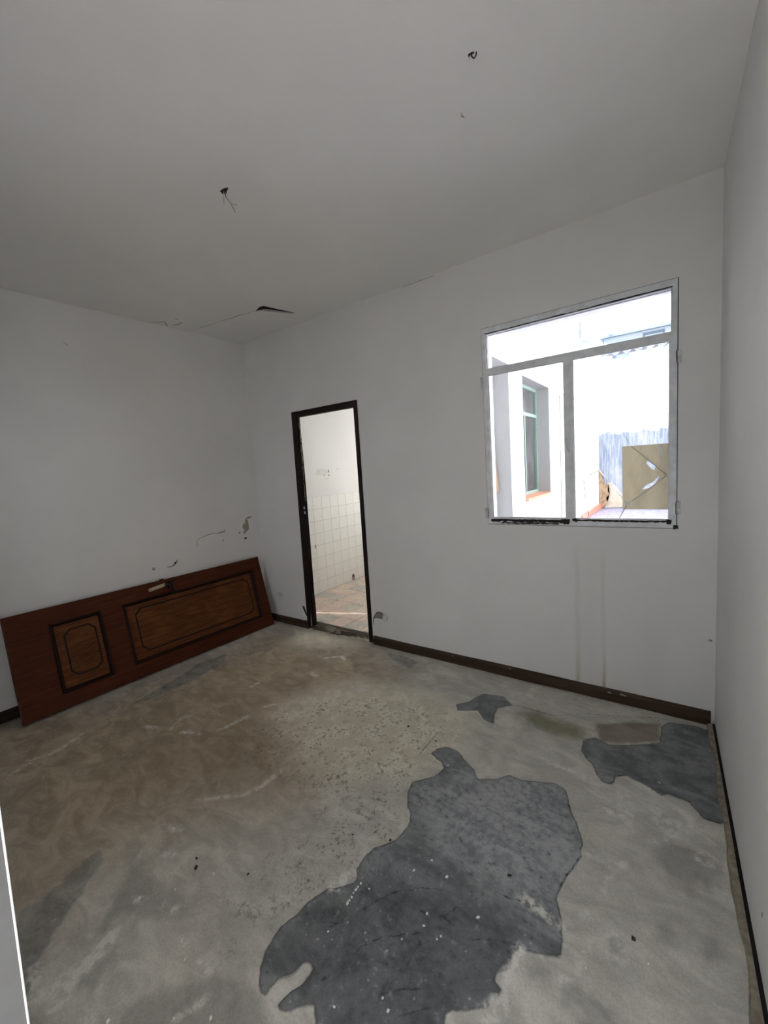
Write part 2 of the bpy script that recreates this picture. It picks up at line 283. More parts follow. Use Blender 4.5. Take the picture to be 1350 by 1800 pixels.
OCHRE = [[[-0.077,-2.322],[0.343,-1.639],[0.37,-0.244],[1.343,-0.044],[1.893,-0.332],[1.908,-0.762],[2.16,-1.083],[2.138,-1.573],[1.785,-1.902],[1.696,-2.127],[1.753,-2.415],[1.631,-2.6]]]

DEEP = [[[2.834,-2.143],[2.641,-2.08],[2.596,-1.943],[2.64,-1.76],[2.762,-1.646],[2.929,-1.565],[3.106,-1.535],[3.177,-1.631],[3.17,-1.801],[3.136,-1.946]]]
LIGHT = [[[2.674,-1.228],[2.902,-0.968],[3.185,-0.861],[3.266,-1.156],[3.253,-1.374],[3.099,-1.396],[2.899,-1.352]]]
def sdf_poly(P, poly):
    """signed distance (m) of the points P to a polygon, positive inside"""
    poly = np.array(poly, float); d2 = np.full(len(P), 1e9); ins = np.zeros(len(P), bool); n = len(poly)
    for i in range(n):
        a, b = poly[i], poly[(i+1) % n]; e = b - a; w = P - a
        t = np.clip((w @ e) / max(e @ e, 1e-12), 0, 1); q = w - t[:, None] * e; d2 = np.minimum(d2, (q * q).sum(1))
        c = (a[1] > P[:, 1]) != (b[1] > P[:, 1])
        with np.errstate(divide='ignore', invalid='ignore'):
            ins ^= c & (P[:, 0] < (b[0]-a[0]) * (P[:, 1]-a[1]) / (b[1]-a[1]) + a[0])
    return np.where(ins, 1, -1) * np.sqrt(d2)
def dist_line(P, line):
    line = np.array(line, float); d2 = np.full(len(P), 1e9)
    for a, b in zip(line[:-1], line[1:]):
        e = b - a; w = P - a; t = np.clip((w @ e) / max(e @ e, 1e-12), 0, 1); q = w - t[:, None] * e; d2 = np.minimum(d2, (q * q).sum(1))
    return np.sqrt(d2)
def build_floor():
    x0, x1, y0, y1 = -0.12, 3.88, -2.78, 0.02; nx, ny = 400, 286
    X, Y = np.meshgrid(np.linspace(x0, x1, nx+1), np.linspace(y0, y1, ny+1)); P = np.stack([X.ravel(), Y.ravel()], 1)
    A = {}
    for key, data in (('dark', DARK), ('faded', FADED), ('mid', MID), ('green', GREEN), ('brown', BROWN), ('rough', ROUGH), ('pale', PALE_LIT), ('ochre', OCHRE), ('deep', DEEP), ('light', LIGHT)):
        A[key] = np.max([sdf_poly(P, q) for q in data], 0)
    A['white'] = np.max([w - dist_line(P, l) for l, w in WHITE], 0)
    A['crack'] = np.min([dist_line(P, l) for l in CRACK_STEP], 0)
    z = 0.0025 * np.clip(A['dark'] / 0.008, -1, 1) - 0.0025
    rs = np.random.RandomState(3); g = rs.rand(48, 36)
    def field(s):     # gentle unevenness
        u = (P[:, 0]-x0) / (x1-x0) * s; v = (P[:, 1]-y0) / (y1-y0) * s * .7; i = u.astype(int); j = v.astype(int); fu = u-i; fv = v-j
        fu = fu*fu*(3-2*fu); fv = fv*fv*(3-2*fv)
        return (g[i % 48, j % 36]*(1-fu) + g[(i+1) % 48, j % 36]*fu)*(1-fv) + (g[i % 48, (j+1) % 36]*(1-fu) + g[(i+1) % 48, (j+1) % 36]*fu)*fv
    z += (field(14)-0.5)*0.006 + (field(40)-0.5)*0.002 - 0.004
    me = bpy.data.meshes.new('floor'); nv = len(P)
    me.vertices.add(nv); me.vertices.foreach_set('co', np.stack([P[:, 0], P[:, 1], z], 1).ravel())
    I = np.arange(nx*ny); ii, jj = I % nx, I // nx; a = jj*(nx+1)+ii
    quads = np.stack([a, a+1, a+nx+2, a+nx+1], 1)
    me.loops.add(nx*ny*4); me.loops.foreach_set('vertex_index', quads.ravel())
    me.polygons.add(nx*ny); me.polygons.foreach_set('loop_start', np.arange(0, nx*ny*4, 4)); me.polygons.foreach_set('loop_total', np.full(nx*ny, 4))
    me.polygons.foreach_set('use_smooth', np.ones(nx*ny, bool)); me.update(); me.validate()
    for k, v in A.items():
        at = me.attributes.new(k, 'FLOAT', 'POINT'); at.data.foreach_set('value', v.astype(np.float32))
    m = Mat('worn_cement_screed', rough=0.7, spec=0.35)
    n1 = m.noise(2.2, 3, 0.6); n2 = m.noise(9, 5, 0.62); n3 = m.noise(38, 4, 0.6); n4 = m.noise(170, 2, 0.6); stretch = m.noise(4.5, 5, 0.62, m.mapped((1.0, 1.9, 1), (0, 0, 0.9)), 1.4)
    edge = m.math('ADD', m.math('MULTIPLY', m.math('SUBTRACT', n2, 0.5), 0.035), m.math('MULTIPLY', m.math('SUBTRACT', n3, 0.5), 0.022))
    def mask(key, soft, wob=1.0, shift=0.0):
        return m.ramp(m.math('ADD', m.math('ADD', m.attr(key), shift), m.math('MULTIPLY', edge, wob)), -soft, soft)
    k_och = mask('ochre', 0.42, 9.0)
    blotch = m.ramp(m.math('ADD', m.math('MULTIPLY', n1, 0.6), m.math('MULTIPLY', n2, 0.4)), 0.36, 0.64)
    grey = m.mix(m.ramp(stretch, 0.32, 0.68), (0.520, 0.506, 0.461), (0.754, 0.731, 0.664)); grey = m.mix(m.math('MULTIPLY', blotch, 0.45), grey, (0.452, 0.437, 0.400))
    tan = m.mix(m.ramp(stretch, 0.32, 0.68), (0.370, 0.293, 0.202), (0.572, 0.474, 0.345)); tan = m.mix(m.math('MULTIPLY', blotch, 0.5), tan, (0.305, 0.240, 0.169))
    c = m.mix(k_och, grey, tan)
    c = m.mix(m.math('MULTIPLY', mask('pale', 0.16, 4.0, 0.14), 0.92), c, m.mix(m.ramp(n2, 0.4, 0.6), (0.74, 0.675, 0.54), (0.93, 0.87, 0.72)))  # mid-floor zone puts the pool of window light into the colour
    c = m.mix(m.math('MULTIPLY', m.ramp(n2, 0.56, 0.72), 0.40), c, (0.58, 0.54, 0.46))
    c = m.mix(m.math('MULTIPLY', mask('mid', 0.022, 1.6), 0.50), c, m.mix(m.ramp(n2, 0.4, 0.6), (0.20, 0.203, 0.20), (0.31, 0.312, 0.305)))
    c = m.mix(m.math('MULTIPLY', mask('brown', 0.02, 1.0), 0.7), c, (0.19, 0.145, 0.095))
    c = m.mix(m.math('MULTIPLY', mask('green', 0.05, 2.0), 0.75), c, (0.20, 0.205, 0.095))
    k_dark = mask('dark', 0.0025, 0.55)
    slate = m.mix(m.ramp(m.math('ADD', m.math('MULTIPLY', n2, 0.55), m.math('MULTIPLY', stretch, 0.45)), 0.38, 0.62), (0.135, 0.142, 0.150), (0.30, 0.31, 0.322))
    slate = m.mix(m.math('MULTIPLY', mask('light', 0.18, 3.0, 0.10), 0.9), slate, m.mix(m.ramp(m.math('ADD', m.math('MULTIPLY', stretch, 0.5), m.math('MULTIPLY', n3, 0.5)), 0.38, 0.62), (0.27, 0.28, 0.295), (0.50, 0.505, 0.52)))
    slate = m.mix(m.math('MULTIPLY', mask('deep', 0.12, 3.0), 0.60), slate, m.mix(m.ramp(n3, 0.35, 0.65), (0.065, 0.068, 0.074), (0.135, 0.14, 0.148)))
    slate = m.mix(m.math('MULTIPLY', m.ramp(n3, 0.60, 0.72), 0.55), slate, (0.40, 0.405, 0.41))
    slate = m.mix(m.math('MULTIPLY', m.ramp(n3, 0.30, 0.40, 1, 0), 0.5), slate, (0.07, 0.072, 0.076))
    c = m.mix(k_dark, c, slate)
    worn = m.mix(m.ramp(stretch, 0.35, 0.65), (0.200, 0.203, 0.195), (0.330, 0.330, 0.315))
    c = m.mix(m.math('MULTIPLY', mask('faded', 0.010, 1.3), m.ramp(n3, 0.25, 0.60, 0.92, 0.62)), c, worn)
    rim = m.ramp(m.math('ABSOLUTE', m.math('ADD', m.attr('dark'), m.math('MULTIPLY', edge, 0.55))), 0.0008, 0.0055, 1, 0)
    c = m.mix(m.math('MULTIPLY', rim, 0.45), c, (0.075, 0.072, 0.068))
    k_white = m.math('MULTIPLY', mask('white', 0.014, 0.9, 0.003), m.ramp(n3, 0.40, 0.58, 0.12, 1.0))
    c = m.mix(m.math('MULTIPLY', k_white, 0.92), c, (0.78, 0.76, 0.71))
    spots = m.voronoi(34); c = m.mix(m.math('MULTIPLY', m.math('MULTIPLY', m.ramp(spots, 0.10, 0.18, 1, 0), m.ramp(n2, 0.50, 0.60)), 0.55), c, (0.62, 0.61, 0.58))
    k_rough = mask('rough', 0.12, 4.0)
    speck = m.noise(48, 5, 0.85, None, 0.4); k_pit = m.math('MULTIPLY', m.ramp(speck, 0.455, 0.41), m.math('MULTIPLY', k_rough, m.ramp(n2, 0.44, 0.56)))
    c = m.mix(m.math('MULTIPLY', k_pit, 0.70), c, (0.10, 0.085, 0.065))
    k_grain = m.math('MULTIPLY', m.ramp(m.noise(24, 5, 0.78), 0.47, 0.38), m.math('ADD', m.math('MULTIPLY', k_rough, 0.7), 0.10))
    c = m.mix(m.math('MULTIPLY', k_grain, 0.45), c, (0.13, 0.115, 0.09))
    lace = m.math('ADD', m.attr('crack'), m.math('MULTIPLY', m.math('SUBTRACT', n3, 0.5), 0.012))
    k_cr = m.math('MULTIPLY', m.ramp(m.math('ABSOLUTE', lace), 0.0008, 0.0042, 1, 0), m.ramp(n2, 0.36, 0.54, 0.30, 1.0))
    c = m.mix(m.math('MULTIPLY', k_cr, 0.80), c, (0.045, 0.043, 0.041))
    c = m.mix(m.ramp(n4, 0.3, 0.7, 0.0, 0.55), c, m.mix(1.0, c, (0.74, 0.73, 0.71), 'MULTIPLY'))
    m.color(c)
    m.rough(m.mix(k_dark, m.ramp(n2, 0.3, 0.7, 0.62, 0.85), m.ramp(n2, 0.3, 0.7, 0.42, 0.68)))
    h = m.math('ADD', m.math('MULTIPLY', k_dark, 0.45), m.math('MULTIPLY', n2, 0.5))
    h = m.math('ADD', h, m.math('MULTIPLY', m.math('ADD', n3, m.math('MULTIPLY', n4, 0.5)), m.math('ADD', m.math('MULTIPLY', k_rough, 0.7), 0.16)))
    m.bump(h, 0.75, 0.007)
    return struct(link('floor', me, m.m), 'bare worn cement floor with slate grey patches and white streaks', 'floor')
floor = build_floor()

# ------------------------------------------------------------------ room shell
DOOR = (0.622, 1.412, -0.2, 2.085); WIN = (2.502, 3.578, 1.072, 2.384); TB = 0.085      # openings and thickness of the window wall
wall_back = struct(obj('wall_back', wall_panel((0, 0, 0), (1, 0, 0), (0, TB, 0), (-0.02, 3.90), (-0.2, H), [DOOR, WIN]), M_WALLB), 'white painted wall with the window and the kitchen doorway', 'wall')
def slab(pts, n, z0, z1):
    bm = bmesh.new(); prism(bm, [(x, y, z0) for x, y in pts], (0, 0, z1 - z0)); return bm
wall_left = struct(obj('wall_left', slab([(xl(0.0), 0.0), (xl(-2.84), -2.84), (xl(-2.84)-0.2, -2.84), (-0.22, 0.0)], 0, -0.2, H), M_WALL), 'white painted wall behind the leaning brown door', 'wall')
# the right wall stops a finger above the floor: the open black joint of the photograph
wall_right = struct(obj('wall_right', slab([(xr(0.0), 0.0), (xr(-2.74), -2.74), (xr(-2.74)+0.2, -2.74), (xr(0)+0.2, 0.0)], 0, 0.009, H), M_WALL), 'white painted wall at the right of the window', 'wall')
joint = obj('wall_joint', slab([(xr(0)-0.0095, -0.005), (xr(-2.74)-0.0095, -2.74), (xr(-2.74)+0.2, -2.74), (xr(0)+0.2, -0.005)], 0, -0.2, 0.0), M_CRACK, wall_right)
obj('wall_footing', slab([(xr(0)+0.03, -0.005), (xr(-2.74)+0.03, -2.74), (xr(-2.74)+0.19, -2.74), (xr(0)+0.19, -0.005)], 0, -0.01, 0.0095), M_CRACK, wall_right)
joint['label'] = 'black open joint along the foot of the wall'
ceiling = struct(obj('ceiling', new_box((-0.3, -2.74, H), (4.05, TB, H + 0.2)), M_CEIL), 'white painted ceiling with cracks and hanging wires', 'ceiling')
wall_rear = struct(obj('wall_rear', wall_panel((0, -2.66, 0), (1, 0, 0), (0, -0.08, 0), (-0.10, 2.925), (-0.2, H), [(0.2, 1.4, 0.95, 2.25)]), M_WALL), 'white wall beside the doorway at the near end', 'wall')  # opening cut for the added rear window
lintel = struct(obj('wall_rear_lintel', new_box((2.925, -2.74, 2.12), (3.86, -2.66, H)), M_WALL), 'white wall over the near doorway', 'wall')
# jamb of the near doorway: shade put into its grey face, window light into its white edge
def lean(bm, k, z0=1.0):
    for v in bm.verts: v.co.y += (v.co.z - z0) * k
    return bm
M_JAMB_SHADE = plain('jamb_shade_grey', (0.10, 0.104, 0.112), 0.55, var=0.05)
M_LIT_EDGE = plain('lit_jamb_edge_white', (0.84, 0.86, 0.88), 0.35, var=0.03)
bm = new_box((2.885, -2.742, -0.01), (2.936, -2.655, 2.12))
door_2 = struct(obj('door_2', lean(bm, 0.020), M_JAMB_SHADE), 'door jamb with shade painted grey and a lit edge painted white at the lower left of the view', 'door jamb')
bm = bmesh.new(); tube(bm, [(2.9350, -2.6560, -0.01), (2.9350, -2.6560, 2.12)], 0.0015, 12); obj('lit_edge_bead', lean(bm, 0.020), M_LIT_EDGE, door_2, True)['label'] = 'rounded edge painted bright white as if lit'

# skirting boards
def board_bm(a, b, hgt, th, normal):
    a = Vector((*a, 0)); b = Vector((*b, 0)); n = Vector((*normal, 0)).normalized()
    bm = bmesh.new(); prof = [(0, -0.01), (th, -0.01), (th, hgt*0.72), (th*0.55, hgt*0.93), (0.002, hgt), (0, hgt)]; N = 14; rings = []
    for i in range(N+1):
        p = a.lerp(b, i/N); j = (rnd.random()-0.5)*0.004
        rings.append([bm.verts.new(p + n*(q[0] + (j if q[0] > 0 else 0)) + Vector((0, 0, q[1] + (rnd.random()-0.5)*0.003*(q[1] > 0)))) for q in prof])
    for i in range(N):
        for k in range(len(prof)): bm.faces.new((rings[i][k], rings[i][(k+1) % len(prof)], rings[i+1][(k+1) % len(prof)], rings[i+1][k]))
    bm.faces.new(rings[0][::-1]); bm.faces.new(rings[-1])
    return bm
b1 = struct(obj('baseboard_back', board_bm((0.015, 0.0), (0.622, 0.0), 0.062, 0.016, (0, -1)), M_BASEB), 'short dark brown skirting between leaning door and doorway', 'baseboard')
b2 = struct(obj('baseboard_back', board_bm((1.425, 0.0), (3.735, 0.0), 0.066, 0.016, (0, -1)), M_BASEB), 'long dark brown skirting under the window', 'baseboard')
b3 = struct(obj('baseboard_left', board_bm((xl(-2.64), -2.64), (xl(0), -0.016), 0.066, 0.014, (1, -DL)), M_BASEBL), 'dark brown skirting behind the leaning door', 'baseboard')
# pale worn bits on the long skirting
for i, (x, z, l) in enumerate(((3.30, 0.050, 0.035), (2.62, 0.055, 0.012), (2.18, 0.050, 0.010), (3.235, 0.046, 0.02))):
    bm = bmesh.new(); ribbon(bm, [(x, -0.0165, z), (x + l*0.4, -0.0165, z+0.003), (x + l, -0.0165, z-0.002)], [0.0015, 0.005, 0.001], (0, -1, 0), 0.0012)
    o = obj('worn_patch', bm, M_OCHRE, b2)
# mortar strip along the right wall
bm = bmesh.new(); N = 40; prof_w = [0.032 + 0.006*math.sin(i*0.9) + rnd.random()*0.006 for i in range(N+1)]; R1 = []
for i in range(N+1):
    y = -0.02 - i*(2.62/N); x = xr(y); z = 0.004 + rnd.random()*0.002
    R1.append([bm.verts.new(p) for p in ((x-prof_w[i], y, -0.012), (x-prof_w[i]+0.006, y, z), (x-0.011, y, z+0.002), (x-0.0095, y, -0.012))])
for i in range(N):
    for k in range(3): bm.faces.new((R1[i][k], R1[i][k+1], R1[i+1][k+1], R1[i+1][k]))
bm.faces.new(R1[0]); bm.faces.new(R1[-1][::-1])
struct(obj('trim_1', bm, M_MORTAR), 'beige mortar strip along the foot of the right wall', 'mortar strip')

# ------------------------------------------------------------------ damage on the walls and the ceiling
def scar(name, parent, mat, outline, normal, depth=0.0015, label=None):
    """an irregular patch of bare plaster; outline is 3D on the surface"""
    bm = bmesh.new(); n = Vector(normal)
    prism(bm, [Vector(p) - n*0.001 for p in outline], n*(depth + 0.001))
    o = obj(name, bm, mat, parent)
    if label: o['label'] = label
    return o
def on_left(y, z): return (xl(y), y, z)
def crack(parent, pts, w, normal, mat=M_CRACK, name='crack', off=0.0008):
    n = len(pts); ws = [w * (0.35 + 0.65*math.sin(math.pi*min(max(i/(n-1), 0.06), 0.94))) * (0.6 + 0.8*rnd.random()) for i in range(n)]
    bm = bmesh.new(); ribbon(bm, pts, ws, normal, off); return obj(name, bm, mat, parent)
def wiggle(a, b, n, amp):
    return [(a[0] + (b[0]-a[0])*i/n + (rnd.random()-0.5)*amp, a[1] + (b[1]-a[1])*i/n + (rnd.random()-0.5)*amp) for i in range(n+1)]
NL = (1, 0, 0)
crack(wall_left, [on_left(y, z) for y, z in ((-0.69, 0.955), (-0.665, 0.978), (-0.63, 0.982), (-0.60, 0.993), (-0.56, 0.998), (-0.52, 1.0))], 0.005, NL, M_SOOT)
crack(wall_left, [on_left(y, z) for y, z in ((-0.52, 0.998), (-0.48, 0.992), (-0.44, 0.998), (-0.415, 0.994), (-0.405, 1.015))], 0.006, NL, M_SOOT)
crack(wall_left, [on_left(y, z) for y, z in ((-0.70, 0.90), (-0.695, 0.93), (-0.70, 0.955))], 0.004, NL, M_SOOT)
scar('bare_plaster', wall_left, M_OCHRE, [on_left(y, z) for y, z in ((-0.21, 1.005), (-0.19, 1.05), (-0.175, 1.03), (-0.165, 1.09), (-0.14, 1.075), (-0.15, 1.02), (-0.135, 0.985), (-0.17, 0.955), (-0.19, 0.985))], NL, label='ochre bare plaster where the paint has come off')
scar('bare_plaster', wall_left, M_SOOT, [on_left(y, z) for y, z in ((-0.16, 1.09), (-0.14, 1.105), (-0.09, 1.11), (-0.10, 1.095), (-0.14, 1.085))], NL)
scar('bare_plaster', wall_left, M_SOOT, [on_left(y, z) for y, z in ((-0.205, 0.965), (-0.185, 0.972), (-0.18, 0.945), (-0.2, 0.94))], NL)
scar('nail_hole', wall_left, M_CRACK, [on_left(-0.185 + 0.016*math.cos(a), 0.895 + 0.009*math.sin(a)) for a in [k*math.pi/4 for k in range(8)]], NL)
scar('nail_hole', wall_left, M_SOOT, [on_left(-0.25 + 0.011*math.cos(a), 0.957 + 0.010*math.sin(a)) for a in [k*math.pi/4 for k in range(8)]], NL)
scar('nail_hole', wall_left, M_SOOT, [on_left(-0.435 + 0.008*math.cos(a), 0.915 + 0.010*math.sin(a)) for a in [k*math.pi/4 for k in range(8)]], NL)
crack(wall_left, [on_left(y, z) for y, z in ((-0.985, 0.775), (-0.96, 0.772), (-0.935, 0.778), (-0.915, 0.79), (-0.90, 0.80), (-0.895, 0.822))], 0.008, NL, M_SOOT)
scar('nail_hole', wall_left, M_CRACK, [on_left(-0.915 + 0.010*math.cos(a), 0.798 + 0.008*math.sin(a)) for a in [k*math.pi/4 for k in range(8)]], NL)
scar('nail_hole', wall_left, M_SOOT, [on_left(-1.098 + 0.013*math.cos(a), 0.786 + 0.014*math.sin(a)) for a in [k*math.pi/4 for k in range(8)]], NL)
crack(wall_left, [on_left(y, z) for y, z in ((-1.525, 2.552), (-1.51, 2.542), (-1.495, 2.535))], 0.002, NL, M_SOOT)
NB = (0, -1, 0)
scar('bare_plaster', wall_back, M_CHIP, [(x, 0, z) for x, z in ((1.426, 0.165), (1.438, 0.215), (1.455, 0.228), (1.485, 0.230), (1.52, 0.226), (1.553, 0.262), (1.545, 0.285), (1.530, 0.272), (1.52, 0.292), (1.508, 0.278), (1.497, 0.291), (1.475, 0.282), (1.452, 0.262), (1.437, 0.240), (1.428, 0.205))], NB, 0.001, 'grey bare plaster where the paint has torn off')
crack(wall_back, [(x, 0, z) for x, z in ((1.428, 0.170), (1.433, 0.215), (1.452, 0.258), (1.475, 0.281), (1.497, 0.289), (1.508, 0.277), (1.522, 0.291), (1.531, 0.274), (1.546, 0.290))], 0.004, NB, off=0.0016)
bm = bmesh.new(); fl = [(1.546, -0.001, 0.292), (1.556, -0.001, 0.262), (1.525, -0.001, 0.225), (1.56, -0.016, 0.215), (1.585, -0.018, 0.245), (1.578, -0.012, 0.275)]
prism(bm, fl, (0.0, -0.0015, 0.001)); obj('paint_flake', bm, M_FLAKE, wall_back)
scar('bare_plaster', wall_back, M_CRACK, [(x, 0, z) for x, z in ((0.545, 0.205), (0.57, 0.207), (0.582, 0.18), (0.60, 0.135), (0.608, 0.10), (0.59, 0.12), (0.565, 0.16))], NB, label='torn plaster beside the foot of the door frame')
scar('nail_hole', wall_back, M_SOOT, [(3.728 + 0.010*math.cos(a), 0, 0.468 + 0.006*math.sin(a)) for a in [k*math.pi/4 for k in range(8)]], NB)
scar('nail_hole', wall_right, M_SOOT, [(xr(-1.331), -1.331 + 0.006*math.cos(a), 0.191 + 0.006*math.sin(a)) for a in [k*math.pi/4 for k in range(8)]], (-1, 0, 0))
crack(wall_back, [(x, 0, H - 0.008 - 0.004*rnd.random()) for x in np.linspace(1.92, 2.18, 8)], 0.0018, NB, M_SOOT)
scar('plaster_bulge', wall_back, M_FLAKE, [(x, 0, z) for x, z in ((0.17, 0.275), (0.20, 0.30), (0.245, 0.305), (0.28, 0.285), (0.25, 0.27), (0.20, 0.265))], NB, 0.006)
# ceiling
NC = (0, 0, -1)
gap = scar('crack', ceiling, M_CRACK, [(x, y, H) for x, y in ((0.800, -0.455), (0.880, -0.480), (0.915, -0.470), (0.945, -0.35), (0.978, -0.215), (0.955, -0.26), (0.905, -0.375), (0.875, -0.43))], NC, 0.0015, 'black open gap in the ceiling board')
flap = [(0.79, -0.448), (0.865, -0.425), (0.892, -0.37), (0.945, -0.26), (0.978, -0.21), (0.90, -0.16), (0.70, -0.30)]
bm = bmesh.new(); prism(bm, [(x, y, H - (0.010 if 1 <= i <= 2 else 0.004 if i in (0, 3) else 0.0005)) for i, (x, y) in enumerate(flap)], (0, 0, -0.004))
o = obj('ceiling_flap', bm, M_CEIL, ceiling); o['label'] = 'sagging corner of the ceiling board'
crack(ceiling, [(x, y, H) for x, y in wiggle((0.81, -0.455), (0.40, -0.52), 9, 0.02)], 0.004, NC, M_SOOT)
crack(ceiling, [(x, y, H) for x, y in wiggle((0.40, -0.52), (0.05, -0.565), 7, 0.02)], 0.002, NC, M_SOOT)
crack(ceiling, [(x, y, H) for x, y in ((0.81, -0.40), (0.84, -0.385), (0.875, -0.38))], 0.004, NC, M_SOOT)
for pts, w in ((((0.05, -0.86), (0.09, -0.83), (0.05, -0.80), (0.02, -0.77)), 0.010), (((0.06, -0.75), (0.11, -0.72), (0.17, -0.725)), 0.007), (((0.20, -0.80), (0.22, -0.785)), 0.010), (((0.015, -0.90), (0.05, -0.85)), 0.006)):
    crack(ceiling, [(x, y, H) for x, y in pts], w, NC, M_SOOT, 'grime_mark')
crack(ceiling, [(x, y, H) for x, y in ((2.90, -1.11), (2.895, -1.095), (2.90, -1.08))], 0.003, NC, M_SOOT, 'dent')
# ragged gap under the board over the leaning door corner is left to the plain joint of wall and ceiling

# lamp wires left at the two ceiling points
def ceiling_point(loc, wires, label, hole):
    t = empty('ceiling_wire', loc)
    bm = bmesh.new(); pts = [(hole*(1.0 + 0.35*math.sin(3*a+1))*math.cos(a), hole*0.55*(1.0 + 0.3*math.cos(2*a))*math.sin(a), 0.001) for a in [k*math.pi/7 for k in range(14)]]
    prism(bm, pts, (0, 0, -0.0022)); obj('ceiling_hole', bm, M_CRACK, t)
    bm = bmesh.new(); tube(bm, [(0.004, 0, 0.002), (0.004, 0, -0.010), (0.010, 0.002, -0.018), (0.018, 0.0, -0.016), (0.020, 0, -0.006)], 0.0022, 6); obj('hook', bm, plain('dark_metal', (0.05, 0.05, 0.05), 0.5, 0.8), t, True)
    for w, col in wires:
        bm = bmesh.new(); tube(bm, w, 0.0011, 5); obj('wire', bm, M_SOOT if col else M_CRACK, t, True)
    return tag(t, label, 'wire')
ceiling_point((1.85, -1.44, H), [([(0, 0, 0), (-0.012, 0.004, -0.02), (-0.014, 0.006, -0.05)], 1), ([(0.01, 0, 0), (0.012, 0.0, -0.03), (0.03, 0.012, -0.065), (0.045, 0.02, -0.105)], 0), ([(-0.01, 0.01, 0), (-0.004, 0.012, -0.028)], 1), ([(0.03, 0.012, -0.065), (0.055, 0.03, -0.07)], 1)], 'thin lamp wires hanging from a dark hole in the ceiling', 0.024)
ceiling_point((3.022, -1.301, H), [([(0, 0, 0), (-0.006, 0.004, -0.012)], 1)], 'small empty hook hole in the ceiling without hanging wires', 0.010)

# ------------------------------------------------------------------ window: painted steel frame, two casements, fixed light above
M_STEEL = plain('dirty_white_steel_paint', (0.80, 0.82, 0.86), 0.45, var=0.10, scale=18)
M_STEEL2 = plain('greyed_white_steel_paint', (0.68, 0.70, 0.73), 0.5, var=0.16, scale=30)
M_PUTTY_SHADE = plain('black_putty_and_shade', (0.022, 0.020, 0.019), 0.9, var=0.5, scale=90, bump=0.6)
M_GLASS = glass('dusty_window_glass', 0.05)
M_GLASS2 = glass('dirty_cracked_glass', 0.16)
def backlit(name, col, k):
    m = Mat(name, col, 0.2); t = m.n.new('ShaderNodeBsdfTranslucent'); t.inputs[0].default_value = (*col, 1); x = m.n.new('ShaderNodeMixShader'); x.inputs[0].default_value = k
    nz = m.noise(60, 3); m.color(m.mix(nz, tuple(v*0.85 for v in col), col)); m.link(m.b.outputs[0], x.inputs[1]); m.link(t.outputs[0], x.inputs[2]); m.link(x.outputs[0], m.n['Material Output'].inputs['Surface']); return m.m
M_GLINT = backlit('pale_glass_edge', (0.85, 0.87, 0.87), 0.75)
M_CRACKG = backlit('grey_glass_fracture', (0.42, 0.44, 0.46), 0.4)
window_1 = struct(empty('window_1', (3.04, 0, 1.072)), 'white steel window with two casements, the right pane cracked and broken', 'window')
def wpart(name, bm, mat, parent=window_1, smooth=False):
    for v in bm.verts: v.co -= Vector((3.04, 0, 1.072)) if parent is window_1 else Vector((0, 0, 0))
    return obj(name, bm, mat, parent, smooth)
OUT = (2.506, 3.574, 1.076, 2.380)
def ring_bm(x0, x1, z0, z1, wl, wr, wb, wt, y0, y1, bev=0.002):
    """rectangular frame whose four bars are one welded piece"""
    bm = wall_panel((0, y0, 0), (1, 0, 0), (0, y1-y0, 0), (x0, x1), (z0, z1), [(x0+wl, x1-wr, z0+wb, z1-wt)])
    bmesh.ops.remove_doubles(bm, verts=bm.verts, dist=1e-5)
    return bm
wpart('outer_frame', ring_bm(2.506, 3.574, 1.076, 2.380, 0.024, 0.024, 0.022, 0.036, -0.006, 0.038), M_STEEL)
wpart('bead', ring_bm(2.528, 3.552, 2.116, 2.346, 0.007, 0.007, 0.007, 0.004, 0.012, 0.022), M_STEEL2)
wpart('transom', new_box((2.528, -0.008, 2.094), (3.552, 0.036, 2.119), 0.002), M_STEEL)
def sash(x0, x1, wl, wr):
    o = wpart('sash', ring_bm(x0, x1, 1.097, 2.096, wl, wr, 0.024, 0.022, -0.012, 0.026), M_STEEL)
    return o
sash_a = sash(2.524, 3.040, 0.018, 0.027); sash_b = sash(3.0405, 3.556, 0.024, 0.016)
# inner bead lines of the casements
wpart('bead', ring_bm(2.540, 3.015, 1.119, 2.076, 0.005, 0.005, 0.006, 0.005, -0.002, 0.012), M_STEEL2)
wpart('bead', ring_bm(3.0625, 3.542, 1.119, 2.076, 0.005, 0.005, 0.006, 0.005, -0.002, 0.012), M_STEEL2)
pane_t = wpart('pane', new_box((2.531, 0.016, 2.118), (3.549, 0.020, 2.345)), M_GLASS); pane_t['label'] = 'clear fixed pane over the casements'
pane_l = wpart('pane', new_box((2.542, 0.006, 1.120), (3.014, 0.010, 2.075)), M_GLASS); pane_l['label'] = 'clear pane of the casement at the doorway side'
shards = [
    [(3.064, 1.849), (3.237, 1.733), (3.364, 1.536), (3.53, 1.368), (3.542, 1.373), (3.542, 2.075), (3.064, 2.075)],
    [(3.064, 1.846), (3.063, 1.378), (3.114, 1.362), (3.198, 1.413), (3.343, 1.209), (3.529, 1.366), (3.362, 1.534), (3.235, 1.731)],
    [(3.531, 1.365), (3.542, 1.370), (3.542, 1.120), (3.302, 1.120), (3.344, 1.208)],
    [(3.063, 1.375), (3.112, 1.360), (3.124, 1.196), (3.139, 1.144), (3.13, 1.120), (3.063, 1.120)]]
for s in shards:
    bm = bmesh.new(); prism(bm, [(x, 0.006, z) for x, z in s], (0, 0.004, 0)); o = wpart('glass_shard', bm, M_GLASS2); o['label'] = 'dirty piece of the cracked pane'
def gcrack(pts, w, mat=M_CRACKG):
    bm = bmesh.new(); ribbon(bm, [(x, 0.0055, z) for x, z in pts], [w*(0.5+rnd.random()) for _ in pts], (0, -1, 0), 0.0006); return wpart('crack_line', bm, mat)
